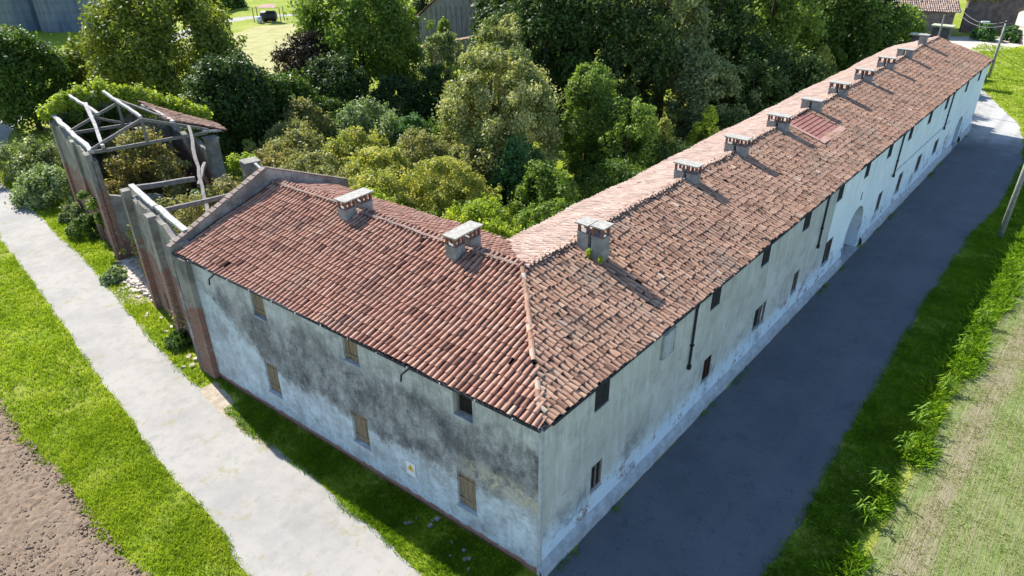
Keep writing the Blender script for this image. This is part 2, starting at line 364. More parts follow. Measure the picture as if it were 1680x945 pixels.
t = NT('pale_gravel', .95, .1); t.col(t.mix(t.step(t.noise(1.2, 6, .7), .35, .7), (.40, .37, .32), (.54, .50, .44))).bump(t.noise(20), .4); M['gravel'] = t.m
flat('gravel_yard', [(103, 7.5), (106.5, 4.5), (114, 2.5), (119, 0), (121, 3), (113, 14), (108, 20), (104, 18), (101, 14)], .004, M['gravel'])
flat('gravel_path', [(116, 3), (121, -14), (124, -14), (120, 4)], .008, M['gravel'])
# ploughed soil: real clods
gx0, gx1, gy0, gy1, cs = -17, -7.7, 2, 27, .085
nx = int((gx1 - gx0) / cs); ny = int((gy1 - gy0) / cs)
X, Y = np.meshgrid(np.linspace(gx0, gx1, nx), np.linspace(gy0, gy1, ny))
H = rng.random((ny, nx)) ** 2 * .10 + .02
for q in (3, 7, 15):
    small = rng.random((ny // q + 2, nx // q + 2)); iy = np.arange(ny) / q; ix = np.arange(nx) / q
    a = iy.astype(int); b = ix.astype(int); fy = (iy - a)[:, None]; fx = (ix - b)[None]
    Hs = (small[a][:, b] * (1 - fy) * (1 - fx) + small[a + 1][:, b] * fy * (1 - fx) + small[a][:, b + 1] * (1 - fy) * fx + small[a + 1][:, b + 1] * fy * fx)
    H += Hs * (.035 if q < 10 else .05)
edge = -8.1 + .12 * np.sin(Y * .9) + .08 * np.sin(Y * 2.7 + 1) + .25 * rng.random((ny, 1))
H = H * np.clip((edge - X) / .5, -0.3, 1) - .0
V = np.c_[X.ravel(), Y.ravel(), H.ravel() - .01]; I = np.arange(nx * ny).reshape(ny, nx)
F = np.c_[I[:-1, :-1].ravel(), I[:-1, 1:].ravel(), I[1:, 1:].ravel(), I[1:, :-1].ravel()]
t = NT('ploughed_soil', .97, .05); n2 = t.noise(5, 8, .85)
t.col(t.mix(t.step(n2, .3, .7), (.21, .155, .11), (.34, .26, .19))).bump(t.noise(22, 6, .85), 1.0, .05); M['soil'] = t.m
o = npmesh('ploughed_field', V, F, M['soil']); o['kind'] = 'structure'
def gs(r): x = r.uniform(-13, -8.0); return x, r.uniform(4, 24), .085
# mown right field and pale far field
t = NT('mown_field', .95, .1); x, y, z = t.xyz()
n1 = t.noise(.5, 6, .7, stretch=(.4, 1, 1)); n2 = t.noise(3, 7, .75); rows = t.noise(1.0, 5, .8, stretch=(.22, 6.5, 1))
c = t.mix(t.step(n2, .35, .65), (.13, .18, .05), (.21, .25, .085))
c = t.mix(t.math('MULTIPLY', t.step(rows, .46, .60), .65), c, (.27, .225, .14))
yy = t.math('ADD', y, t.math('MULTIPLY', n1, 1.6))
dry = t.math('SUBTRACT', 1.0, t.step(t.math('ABSOLUTE', t.math('ADD', yy, t.math('ADD', 7.7, t.math('MULTIPLY', x, .03)))), .15, .75))
c = t.mix(t.math('MULTIPLY', dry, .75), c, (.27, .22, .15))
t.col(c).bump(t.math('ADD', n2, rows), .9, .08); M['mown'] = t.m
flat('mown_field', [(-6, -7.3), (20, -7.9), (45, -8.8), (70, -8.0), (84, -3.5), (100, -3), (100, -60), (-6, -60)], .004, M['mown'])
t = NT('cut_grass', .95, .1); t.col(t.mix(t.step(t.noise(.5, 7, .7), .3, .7), (.27, .28, .10), (.40, .36, .18))).bump(t.noise(8), .5, .05); M['cut'] = t.m
flat('cut_meadow', [(36, 68), (60, 92), (62, 101), (54, 104), (46, 99), (36, 86), (32, 76)], .004, M['cut'])

# ------------------------------------------------------------------ farmhouse
TH = -0.0625
D = Vector((math.sin(TH), math.cos(TH), 0)); N = Vector((math.cos(TH), -math.sin(TH), 0)); UP = Vector((0, 0, 1)); EX = Vector((1, 0, 0)); EY = Vector((0, 1, 0))
def LW(s, n, z=0.0): return D * s + N * n + UP * z
HE, HR, HB = 6.0, 7.44, 6.35
EA = -.03                         # eave line outside the wall plane
RN, RY = 5.04, 4.64               # ridge distances
BN, BY = 8.2, 7.9
LEN_L, LEN_R = 18.3, 62.6
WL = .05                          # wall plane inset
house = thing('farmhouse', 'long L shaped farmhouse with clay tile roof, mouldy plaster walls and rows of chimneys', 'farmhouse')

def panel(mb, P0, U, NO, length, z0, z1, ops, depth=.3):
    """wall face with rectangular openings (u0,u1,za,zb); NO = outward normal; reveals go inward"""
    us = sorted({0, length} | {q for o in ops for q in o[:2]}); zs = sorted({z0, z1} | {q for o in ops for q in o[2:4]})
    def P(u, z, d=0): return P0 + U * u + UP * z - NO * d
    for i in range(len(us) - 1):
        for j in range(len(zs) - 1):
            uc = (us[i] + us[i + 1]) / 2; zc = (zs[j] + zs[j + 1]) / 2
            if any(o[0] < uc < o[1] and o[2] < zc < o[3] for o in ops): continue
            mb.quad(P(us[i], zs[j]), P(us[i + 1], zs[j]), P(us[i + 1], zs[j + 1]), P(us[i], zs[j + 1]))
    for o in ops:
        a, b, c, d = o[:4]
        mb.quad(P(a, c), P(b, c), P(b, c, depth), P(a, c, depth)); mb.quad(P(a, d), P(a, d, depth), P(b, d, depth), P(b, d))
        mb.quad(P(a, c), P(a, c, depth), P(a, d, depth), P(a, d)); mb.quad(P(b, c), P(b, d), P(b, d, depth), P(b, c, depth))
def archfill(mb, P0, U, NO, u0, u1, zs, zt, depth=.3, seg=12):
    """masonry between a half-round arch (springing zs, crown zt) and the square head of the opening"""
    uc = (u0 + u1) / 2; hw = (u1 - u0) / 2; pts = []
    for k in range(seg + 1):
        a = math.pi * k / seg; pts.append((uc - hw * math.cos(a), zs + (zt - zs) * math.sin(a)))
    def P(u, z, d=0): return P0 + U * u + UP * z - NO * d
    for k in range(seg):
        (a, b), (c, d) = pts[k], pts[k + 1]
        mb.quad(P(a, b, .003), P(c, d, .003), P(c, zt + .003, .003), P(a, zt + .003, .003))
        mb.quad(P(a, b), P(a, b, depth), P(c, d, depth), P(c, d))

# windows: (u0,u1,z0,z1,kind)
WINL = [(2.52, 3.28, 4.88, 5.93, 'open'), (7.45, 8.2, 4.86, 5.93, 'board'), (12.55, 13.35, 4.78, 5.93, 'board'),
        (2.52, 3.3, 1.08, 2.55, 'board'), (7.48, 8.32, 1.18, 2.6, 'board'), (12.6, 13.42, 1.14, 2.62, 'board')]
WINR = [(2.65, 3.42, 4.9, 5.85, 'shut'), (10.25, 11.0, 4.98, 5.83, 'shut'), (14.85, 15.65, 4.96, 5.85, 'shut'), (19.5, 20.35, 4.95, 5.85, 'shut'),
        (24.15, 24.95, 4.97, 5.85, 'shut'), (28.55, 29.3, 4.98, 5.83, 'shut'), (32.8, 33.6, 5.0, 5.83, 'shut'), (37.3, 38.1, 5.0, 5.83, 'shut'),
        (42.2, 43.0, 4.95, 5.8, 'shut'), (47.0, 47.75, 4.95, 5.8, 'shut'), (53.7, 54.4, 4.95, 5.8, 'shut'), (58.6, 59.3, 4.95, 5.8, 'shut'),
        (2.7, 3.33, 1.46, 2.57, 'dark'), (10.45, 11.12, 1.5, 2.56, 'red'), (15.25, 16.5, 1.55, 2.65, 'half'), (19.75, 20.45, 1.5, 2.65, 'dark'),
        (24.05, 25.2, 1.3, 2.7, 'dark'), (33.3, 34.2, 1.4, 2.6, 'dark'), (37.75, 38.75, 1.25, 2.6, 'dark'), (42.4, 43.6, 1.4, 2.6, 'dark'), (47.3, 48.6, 1.45, 2.5, 'dark'),
        (28.95, 29.2, 3.62, 4.02, 'dark')]
ARCH = (27.7, 30.6, 0.0, 3.1); ARCH2 = (55.0, 57.2, 0.0, 2.5)
P0L = LW(0, WL); P0R = Vector((0, WL, 0))
mb = MB(); panel(mb, P0L, D, -N, LEN_L, 0, HE, WINL); mb.build('wall', M['wall_left'], house)
mb = MB(); panel(mb, P0R, EX, -EY, LEN_R, 0, HE, WINR + [ARCH, ARCH2])
archfill(mb, P0R, EX, -EY, 27.7, 30.6, 1.7, 3.1, .9); archfill(mb, P0R, EX, -EY, 55.0, 57.2, 1.6, 2.5, .9)
for (a, b, c, d) in (ARCH, ARCH2):
    mb.quad(P0R + EX * a + EY * .3, P0R + EX * a + EY * .9, P0R + EX * a + EY * .9 + UP * d, P0R + EX * a + EY * .3 + UP * d)
    mb.quad(P0R + EX * b + EY * .3, P0R + EX * b + EY * .9, P0R + EX * b + EY * .9 + UP * d, P0R + EX * b + EY * .3 + UP * d)
mb.build('wall', M['wall_right'], house)
mb = MB()   # courtyard side and far gable end
for A, B in ((LW(LEN_L, BN - .3), LW(7.6, BN - .3)), (Vector((7.6, BY - .3, 0)), Vector((LEN_R, BY - .3, 0)))):
    mb.quad(A, B, B + UP * (HB - .03), A + UP * (HB - .03))
X1 = LEN_R
mb.add([(X1, WL, 0), (X1, BY - .3, 0), (X1, BY - .3, HB - .05), (X1, RY, HR - .1), (X1, WL, HE - .05)], [(0, 1, 2, 3, 4)])
mb.build('wall', M['wall_right'], house)
# interior floor between storeys, keeps the rooms dark
mb = MB(); mb.quad((.4, .4, 3.3), (LEN_R - .4, .4, 3.3), (LEN_R - .4, BY - .5, 3.3), (.4, BY - .5, 3.3)); mb.quad(LW(.4, .4, 3.29), LW(LEN_L - .3, .4, 3.29), LW(LEN_L - .3, BN - .5, 3.29), LW(.4, BN - .5, 3.29)); mb.build('upper_floor', M['dark'], house)
mb = MB(); mb.quad((.3, 1.3, 0), (LEN_R, 1.3, 0), (LEN_R, 1.3, 5.9), (.3, 1.3, 5.9)); mb.quad(LW(.3, 1.3, 0), LW(LEN_L, 1.3, 0), LW(LEN_L, 1.3, 5.9), LW(.3, 1.3, 5.9)); mb.build('inner_partition', M['dark'], house)
def window(P0, U, NO, w_, idx):
    u0, u1, z0, z1, k = w_; c = P0 + U * (u0 + u1) / 2 + UP * (z0 + z1) / 2; hw = (u1 - u0) / 2; hz = (z1 - z0) / 2; ax = (U, NO, UP)
    if k == 'board':
        mb = MB(); n = 4
        for i in range(n): mb.box(c + U * ((i + .5) / n - .5) * 2 * hw - NO * random.uniform(.10, .13), (hw / n - .008, .02, hz - .01), ax)
        p = mb.build('window', M['board'], house); p['label'] = 'window closed with brown upright boards'
        for zz in (-.6, .6):
            mb = MB(); mb.box(c + UP * hz * zz - NO * .08, (hw - .03, .012, .04), ax); mb.build('crossbar', M['board'], p)
        mb = MB(); mb.box(c - UP * (hz + .03) + NO * .01, (hw + .04, .05, .02), ax); mb.build('sill', M['plinth'], p)
    elif k == 'shut':
        mb = MB()
        for s_ in (-1, 1):
            q = c + U * s_ * hw / 2 - NO * .0
            mb.box(q, (hw / 2 - .012, .015, hz - .01), ax)
            for j in range(9): mb.box(q + NO * .022 + UP * (hz * (-.86 + j * .215)), (hw / 2 - .05, .01, .028), ax)
        p = mb.build('window', M['shutter'], house); p['label'] = 'window with closed dark louvred shutters'
        mb = MB(); mb.box(c - UP * (hz + .02) + NO * .0, (hw + .01, .045, .015), ax); mb.build('sill', M['plinth'], p)
    else:
        if k == 'open': c = c - NO * .16
        mt = {'open': 'dark', 'dark': 'dark', 'red': 'redwood', 'half': 'dark'}[k]  # all but red: near-black sheet paints the unlit room behind
        mb = MB(); t_ = .035
        for s_ in (-1, 1): mb.box(c + U * s_ * (hw - t_) - NO * .05, (t_, .03, hz), ax); mb.box(c + UP * s_ * (hz - t_) - NO * .05, (hw, .028, t_), ax)
        if hw > .2 and k != 'open': mb.box(c - NO * .052, (.025, .025, hz), ax)
        p = mb.build('window', M['redwood' if k == 'red' else 'timber'], house)
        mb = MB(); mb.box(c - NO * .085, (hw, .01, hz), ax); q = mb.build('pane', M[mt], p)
        mb = MB(); mb.box(c - UP * (hz + .02) + NO * .0, (hw + .01, .045, .015), ax); mb.build('sill', M['plinth'], p)
        if k == 'half':
            mb = MB(); mb.box(c + U * hw * .55 - NO * .06, (hw * .12, .02, hz), ax); mb.build('casement', M['timber_pale'], p)
for i, w_ in enumerate(WINL): window(P0L, D, -N, w_, i)
for i, w_ in enumerate(WINR): window(P0R, EX, -EY, w_, i)
# blind window, doors in the arches
mb = MB(); c = Vector((6.98, 0, 5.2)); ax = (EX, EY, UP)
mb.box(c + EX * .4, (.02, .05, .5), ax); mb.box(c - UP * .48, (.4, .05, .02), ax); mb.box(c + UP*0, (.36, .035, .46), ax)
p = mb.build('blind_window', M['plinth'], house); p['label'] = 'walled up window under the eave near the corner'
mb = MB(); mb.box((29.15, .75, 1.2), (1.45, .03, 1.2)); 
for i in range(10): mb.box((27.85 + i * .29, .71, 1.2), (.12, .02, 1.18))
mb.build('gate_door', simple('gate_timber', (.20, .18, .15), (.32, .29, .25), 4, stretch=(5, 5, .5)), house)['label'] = 'arched carriage gate in the road side wall'
mb = MB(); mb.box((56.1, .75, 1.0), (1.1, .03, 1.2)); mb.build('gate_door', M['dark'], house)['label'] = 'dark arched doorway near the far end'
# plinth along the road with a battered top
mb = MB(); xs = np.arange(-.07, LEN_R, .6); pv = []
for x in xs:
    j = random.uniform(-.02, .02); h = .52 + .05 * math.sin(x * .7) + random.uniform(-.03, .03)
    pv.append([(x, -.17 + j, 0), (x, -.13 + j, h * .72), (x, WL - .004, h)])
for (xa, xb) in ((-1, ARCH[0] - .5), (ARCH[1], ARCH2[0] - .5), (ARCH2[1], 99)):
    mb = MB()
    for i in range(len(pv) - 1):
        if xa <= xs[i] <= xb: a, b = pv[i], pv[i + 1]; mb.quad(a[0], b[0], b[1], a[1]); mb.quad(a[1], b[1], b[2], a[2])
    mb.build('plinth', M['plinth'], house)
for (a, b, c, d) in (ARCH, ARCH2):
    mb = MB(); mb.box(((a + b) / 2, .35, .02), ((b - a) / 2, .5, .02)); mb.build('threshold', M['plinth'], house)
# string course on the whitewashed part
mb = MB(); mb.box((43, WL - .02, 3.28), (8.0, .02, .025)); mb.build('string_course', M['plinth'], house)

# ---- roof
def sag(x, y): return .035 * np.sin(.42 * x + .3 * y + 1) + .03 * np.sin(.95 * x - .6 * y) + .02 * np.sin(2.1 * x + 1.7 * y)
J = np.array([*LW((RY + RN * math.sin(TH)) / math.cos(TH), RN)[:2]])      # ridge junction (plan)
C0 = np.array([EA, EA]); K0 = np.array([7.72, 7.9])
def side(P, A, B): return (B[0] - A[0]) * (P[:, 1] - A[1]) - (B[1] - A[1]) * (P[:, 0] - A[0])
def left_of_hip(P): return np.where(side(P, C0, J) > 0, True, False)
def tile_field(P0, A, Bv, length, slen, sp, ex, keep, jit=1.0, rad=.088, tl=.44, seed=1, lift0=.035, var=.22):
    r = np.random.default_rng(seed)
    P0 = np.array(P0); A = np.array(A); Bv = np.array(Bv); Nn = np.cross(A, Bv); Nn = Nn / np.linalg.norm(Nn)
    if Nn[2] < 0: Nn = -Nn
    nu = int(length / sp); nv = int(math.ceil(slen / ex))
    out = []
    for kind in (0, 1):      # channel tiles, then cover tiles
        I, Jv = np.meshgrid(np.arange(nu), np.arange(nv)); I = I.ravel().astype(float); Jv = Jv.ravel().astype(float)
        n = len(I)
        u = (I + (.5 if kind else 0)) * sp + r.normal(0, .008 * jit, n) + (r.normal(0, .012 * jit, nv)[Jv.astype(int)] if jit > 1 else 0)
        v = Jv * ex + r.normal(0, .02 * jit, n) - (0.06 if kind else .03)
        base = P0 + A * u[:, None] + Bv * v[:, None]
        k = keep(base + Bv * .15) & (r.random(n) > .004 * jit) & (v < slen - .12)
        base = base[k]; u = u[k]; n = len(base)
        yaw = r.normal(0, .035 * jit, n); rr = rad * r.uniform(.94, 1.08, n)
        seg = 6 if kind else 3
        th = np.linspace(0.05, math.pi - .05, seg + 1)
        V = np.zeros((n, 2, seg + 1, 3))
        for e_, (vv, sc, lift) in enumerate(((0.0, 1.0, lift0 if kind else -.0), (tl, .80, .0 if kind else -.02))):
            lx = np.cos(th)[None] * rr[:, None] * sc * (1 if kind else (1.0 if e_ else .85))
            lz = np.sin(th)[None] * rr[:, None] * sc * (.85 if kind else -.55) + lift + (.02 if kind else .06)
            lz = lz + r.normal(0, .006 * jit, n)[:, None]
            ly = np.full_like(lx, vv)
            cx = lx * np.cos(yaw)[:, None] - ly * np.sin(yaw)[:, None]; cy = lx * np.sin(yaw)[:, None] + ly * np.cos(yaw)[:, None]
            V[:, e_] = base[:, None] + A * cx[..., None] + Bv * cy[..., None] + Nn * lz[..., None]
        V[..., 2] += sag(V[..., 0], V[..., 1])
        S = seg + 1; b0 = (np.arange(n) * 2 * S)[:, None]; kk = np.arange(seg)[None]
        F = np.stack([b0 + kk, b0 + kk + 1, b0 + S + kk + 1, b0 + S + kk], -1).reshape(-1, 4)
        val = np.clip(r.normal(.52, var, n) - (0 if kind else .42), 0, 1)
        out.append((V.reshape(-1, 3), F, np.repeat(val, seg)))
    return out
def join(parts):
    Vs, Fs, Rs = [], [], []; b = 0
    for V, F, r_ in parts: Vs.append(V); Fs.append(F + b); Rs.append(r_); b += len(V)
    return np.concatenate(Vs), np.concatenate(Fs), np.concatenate(Rs)
def plane_basis(A, run, rise):   # A eave direction, run = plan vector up slope
    b = np.array([run[0], run[1], rise], float); return b / np.linalg.norm(b), np.linalg.norm(b)
roofs = []
# left wing: front slope
b_, sl = plane_basis(D, np.array(N)[:2] * (RN - EA), HR - HE)
mask_fw = lambda P: (P @ np.array(D)) < LEN_L - .05
parts = tile_field(LW(-1.2, EA, HE), np.array(D), b_, LEN_L + 1.3, sl, .215, .345, lambda P: left_of_hip(P) & mask_fw(P), .8, rad=.08, seed=11, lift0=.02, var=.15)
V, F, r_ = join(parts); roof_l = npmesh('roof', V, F, M['tile'], house, r_, True); roof_l['label'] = 'red brown clay tile slope with straight tile rows above the mouldy wall'
# left wing: back slope
b_, sl = plane_basis(D, -np.array(N)[:2] * (BN - RN), HR - HB)
parts = tile_field(LW(3, BN, HB), np.array(D), b_, LEN_L - 3, sl, .215, .345, lambda P: (side(P, J, K0) > 0) & mask_fw(P), 1.0, seed=12, lift0=.02, var=.15)
V, F, r_ = join(parts); roof_lb = npmesh('roof', V, F, M['tile'], house, r_, True); roof_lb['label'] = 'narrow courtyard side slope of the short wing'
# right wing: front slope
PATCH = (27.6, 30.7, 2.6, 4.45)
b_, sl = plane_basis(EX, (0, RY - EA), HR - HE)
inpatch = lambda P: (P[:, 0] > PATCH[0]) & (P[:, 0] < PATCH[1]) & (P[:, 1] > PATCH[2])
parts = tile_field((EA, EA, HE), (1, 0, 0), b_, LEN_R + .2, sl, .195, .31, lambda P: ~left_of_hip(P) & ~inpatch(P) & ((side(P, C0, J) < -.35) | (P[:, 1] > 1.9)), 1.5, rad=.077, tl=.38, seed=13, lift0=.012, var=.16)
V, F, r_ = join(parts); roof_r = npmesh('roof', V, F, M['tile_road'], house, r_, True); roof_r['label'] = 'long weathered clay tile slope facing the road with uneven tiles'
b_, sl = plane_basis(EX, (0, -(BY - RY)), HR - HB)
parts = tile_field((4, BY, HB), (1, 0, 0), b_, LEN_R - 3.8, sl, .215, .36, lambda P: (side(P, J, K0) < 0), 1.2, seed=14, lift0=.015, var=.16)
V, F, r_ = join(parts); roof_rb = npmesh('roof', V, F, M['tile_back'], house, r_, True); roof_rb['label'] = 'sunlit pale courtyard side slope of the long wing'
# boarding under the tiles
mb = MB(); dz = -.075
Jp = Vector((*J, HR + dz)); C0p = Vector((EA + .05, EA + .05, HE + dz)); K0p = Vector((*K0, HB + dz))
mb.add([C0p, LW(LEN_L, EA + .05, HE + dz), LW(LEN_L, RN, HR + dz), Jp], [(0, 1, 2, 3)])
mb.add([K0p, Jp, LW(LEN_L, RN, HR + dz), LW(LEN_L, BN, HB + dz)], [(0, 1, 2, 3)])
mb.add([C0p, Jp, Vector((LEN_R, RY, HR + dz)), Vector((LEN_R, EA + .05, HE + dz))], [(0, 1, 2, 3)])
mb.add([Jp, K0p, Vector((LEN_R, BY, HB + dz)), Vector((LEN_R, RY, HR + dz))], [(0, 1, 2, 3)])
mb.build('roof_boarding', simple('boarding', (.05, .03, .022), (.10, .06, .045), 3), house)
# new red patch: closely laid flat tiles
b_, sl = plane_basis(EX, (0, RY - EA), HR - HE)
mb = MB(); B3 = Vector(b_); nn = EX.cross(B3)
v0 = (PATCH[2] - EA) / b_[1]; v1 = (PATCH[3] - EA) / b_[1]; rows = 7
for j in range(rows):
    a = v0 + (v1 - v0) * j / rows; b2 = v0 + (v1 - v0) * (j + 1) / rows + .02
    for i in range(12):
        x0 = PATCH[0] + .05 + (PATCH[1] - PATCH[0] - .1) * i / 12; x1 = x0 + (PATCH[1] - PATCH[0] - .1) / 12
        q = Vector((0, EA, HE)); lo = nn * .08; hi = nn * .05; s0 = float(sag(29, 3))
        mb.quad(q + EX * x0 + B3 * a + lo + UP * s0, q + EX * x1 + B3 * a + lo + UP * s0, q + EX * x1 + B3 * b2 + hi + UP * s0, q + EX * x0 + B3 * b2 + hi + UP * s0)
pt = mb.build('roof_patch', M['tile_new'], house); pt['label'] = 'square patch of smooth new red tiles near the ridge'
mb = MB()
for (xa, xb, va, vb) in ((PATCH[0] - .22, PATCH[0] + .05, v0 - .2, v1), (PATCH[0] - .22, PATCH[1] + .25, v0 - .42, v0 - .02)):
    q = Vector((0, EA, HE)); mb.quad(q + EX * xa + B3 * va + nn * .13, q + EX * xb + B3 * va + nn * .13, q + EX * xb + B3 * vb + nn * .13, q + EX * xa + B3 * vb + nn * .13)
mb.build('patch_border', mat_tiles('patch_pink', [(0, (.42, .22, .18)), (1, (.5, .3, .24))], .2), pt)
# ridge and hip caps
def caps(mb, A, B, skip=None, rad=.12, L=.42):
    A = Vector(A); B = Vector(B); d = (B - A).normalized(); sd = d.cross(UP).normalized(); u = sd.cross(d); n = int((B - A).length / (L - .06))
    for i in range(n):
        if skip and skip(i / n): continue
        p = A + d * (i * (L - .06)); p.z += float(sag(p.x, p.y)); j = random.uniform(-.03, .03); r0 = rad * random.uniform(.95, 1.1); r1 = r0 * .86
        vs = []
        for q, rr, lf in ((p, r0, .035), (p + d * L, r1, .0)):
            for k in range(7):
                a = math.pi * k / 6; vs.append(q + sd * (math.cos(a) * rr + j) + u * (math.sin(a) * rr * .9 + lf))
        mb.add(vs, [(k, k + 1, k + 8, k + 7) for k in range(6)] + [(0, 1, 2, 3, 4, 5, 6)], random.uniform(.3, 1))
J3 = Vector((*J, HR))
mb = MB(); caps(mb, LW(LEN_L, RN, HR), J3, rad=.10); mb.build('ridge_tiles', M['mortar'], house)
mb = MB(); caps(mb, Vector((LEN_R + .1, RY, HR)), J3, rad=.085); mb.build('ridge_tiles', M['tile_road'], house)
HP = J3.lerp(Vector((EA, EA, HE)), .66); mb = MB(); caps(mb, J3, HP, rad=.10); mb.build('hip_tiles', M['tile_road'], house)
HQ = J3.lerp(Vector((EA, EA, HE)), .76); mb = MB(); caps(mb, HQ, HQ.lerp(Vector((EA, EA, HE)), .55), rad=.10); mb.build('hip_tiles', M['tile_road'], house)
# gutters, brackets, fascia
mb = MB(); mb.tube([LW(LEN_L, EA - .05, HE - .02), LW(0, EA - .05, HE - .03)], .055, 8); mb.build('gutter', M['metal_dark'], house)
mb = MB(); mb.tube([Vector((EA + .4, EA - .05, HE - .03)), Vector((LEN_R, EA - .05, HE - .02))], .06, 8); mb.build('gutter', M['metal_dark'], house)
mb = MB(); mb.box(LW(LEN_L / 2, (EA + WL) / 2, HE - .05), (LEN_L / 2, .085, .02), (D, N, UP)); mb.box((LEN_R / 2, (EA + WL) / 2, HE - .05), (LEN_R / 2, .085, .02)); mb.build('eave_board', M['timber'], house)
for s_ in np.arange(.9, LEN_L, 1.35):
    mb = MB(); mb.box(LW(s_, EA - .11, HE - .01), (.02, .008, .03), (D, N, UP))
    mb.build('gutter_clip', M['clip'], house)
for s_ in (15.4, 4.95):
    mb = MB(); mb.tube([LW(s_, EA - .02, HE - .1), LW(s_ + .18, EA - .2, HE - .3), LW(s_ + .2, EA - .22, HE - .55)], .035, 6); p = mb.build('downpipe', M['metal_dark'], house); p['label'] = 'short broken spout under the gutter'
for x in (8.95, 22.45, 35.7, 49.0):
    mb = MB(); mb.tube([(x, EA - .03, HE - .08), (x, WL - .06, HE - .35), (x, WL - .06, 3.1)], .045, 8); p = mb.build('downpipe', M['metal_dark'], house)
    for cz, ch_ in ((3.12, .09), (4.1, .03)): mb = MB(); mb.box((x, WL - .06, cz), (.075, .06, ch_)); mb.build('pipe_collar', M['metal_dark'], p)
# cut corner stone edge, iron ties
mb = MB()
for z in np.arange(.1, 5.8, .42): mb.box((.02, .02, z + .2), (.05, .05, .211))
mb.build('corner_edge', M['plinth'], house)
# fire wall between house and ruined barn, rising above the roof
prof = [(-.18, 0), (-.18, 6.22), (4.85, 8.18), (9.3, 6.3), (9.3, 0)]
mb = MB(); a = [LW(LEN_L - .02, n_, z_) for n_, z_ in prof]; b = [LW(LEN_L + .22, n_, z_) for n_, z_ in prof]
mb.add(a + b, [(4, 3, 2, 1, 0), (5, 6, 7, 8, 9)] + [(i, (i + 1) % 5, 5 + (i + 1) % 5, 5 + i) for i in range(5)])
mb.build('gable_wall', M['gable_mat'], house)
mb = MB()
for (n0, z0), (n1, z1) in ((prof[1], prof[2]), (prof[2], prof[3])):
    k = int(math.hypot(n1 - n0, z1 - z0) / .3)
    for i in range(k):
        f = (i + .5) / k; c = LW(LEN_L + .10, n0 + (n1 - n0) * f, z0 + (z1 - z0) * f + .04); sl_ = (N * (n1 - n0) + UP * (z1 - z0)).normalized()
        mb.box(c, (.15 + random.uniform(-.02, .02), .135, .014 + random.uniform(0, .012)), (D, sl_, D.cross(sl_)))
mb.build('coping_tiles', M['mortar'], house)
# end pier of the old masonry beside the pale plaster
mb = MB(); mb.box(LW(17.75, -.05, 3.0), (.45, .14, 2.93), (D, N, UP)); mb.build('end_pier', M['ruin'], house)

# chimneys
def chimney(C, ax, kind, pal=None):
    """two flues astride the ridge, brick pillars, common slab. ax: across-ridge unit vector"""
    AX = Vector(ax); AL = UP.cross(AX); MM = (AX, AL, UP); C = Vector(C)
    top = {'low': 7.92, 'split': 7.92}.get(kind, 7.74)
    off, hx, hl = (.44, .27, .24) if kind == 'wide' else (.31, .235, .25)
    mb = MB()
    for s_ in (-1, 1):
        c = C + AX * s_ * off; mb.box(Vector((c.x, c.y, (6.6 + top) / 2)), (hx, hl, (top - 6.6) / 2), MM)
        mb.box(Vector((c.x, c.y, top + .02)), (hx + .025, hl + .025, .022), MM)
    mb.box(Vector((C.x, C.y, 7.2)), (off, hl - .06, .24), MM)
    ch = mb.build('chimney', M['chim'], house)
    top += random.uniform(-.015, .015)
    if kind == 'low':
        mb = MB(); mb.box(Vector((C.x, C.y, top + .08)), (.60, .31, .03), MM); mb.build('cap_slab', M['slab'], ch); return ch
    for s_ in (-1, 1):
        for a in (-1, 1):
            for k in (-1, 0, 1) if kind == 'wide' else (-1, 1):
                mb = MB(); c = C + AX * (s_ * off + k * (hx - .05)) + AL * a * (hl - .05); mb.box(Vector((c.x, c.y, top + .205)), (.045, .045, .165), MM)
                mb.build('brick_pillar', M['chim_brick'], ch)
    if kind == 'split':
        for s_, l in ((-1, 0), (1, .05)):
            mb = MB(); c = C + AX * s_ * (off + .03); mb.box(Vector((c.x, c.y, top + .40 + l)), (.29, .33, .026), MM); mb.build('cap_slab', M['slab'], ch)
    else:
        mb = MB(); mb.box(Vector((C.x, C.y, top + .40)), (.78 if kind == 'wide' else .60, .31, .028), MM); mb.build('cap_slab', M['slab'], ch)
    return ch
for i, x in enumerate((7.65, 16.1, 21.2, 26.4, 31.4, 36.1, 41.2, 46.4, 51.5, 57.3)):
    k = 'split' if i == 0 else 'low' if i in (4, 8) else 'pair'
    if i == 9:
        mb = MB(); mb.box((x, RY, 7.45), (.25, .28, .85)); ch = mb.build('chimney', M['chim'], house); mb = MB(); mb.box((x, RY, 8.33), (.36, .4, .03)); mb.build('cap_slab', M['slab'], ch); 
    else: ch = chimney((x + .1, RY - (.85 if i == 0 else .12), 0), (0, -1, 0), k)
    ch['label'] = ['chimney with two separate caps nearest the hip', 'first twin chimney with a joint slab past the split one', 'second twin chimney with a joint slab on the long ridge', 'twin chimney just before the red patch', 'low slab capped chimney beside the red roof patch', 'twin chimney just behind the low slab beside the patch', 'sixth twin chimney with brick pillars', 'twin chimney before the far low slab', 'low slab chimney near the far end', 'single tall chimney by the far end'][i]
for s_, l in ((12.75, 'short wing chimney nearest the fire wall'), (7.0, 'short wing chimney nearest the corner')):
    p = LW(s_, RN); ch = chimney(p, -N, 'wide'); ch['label'] = l

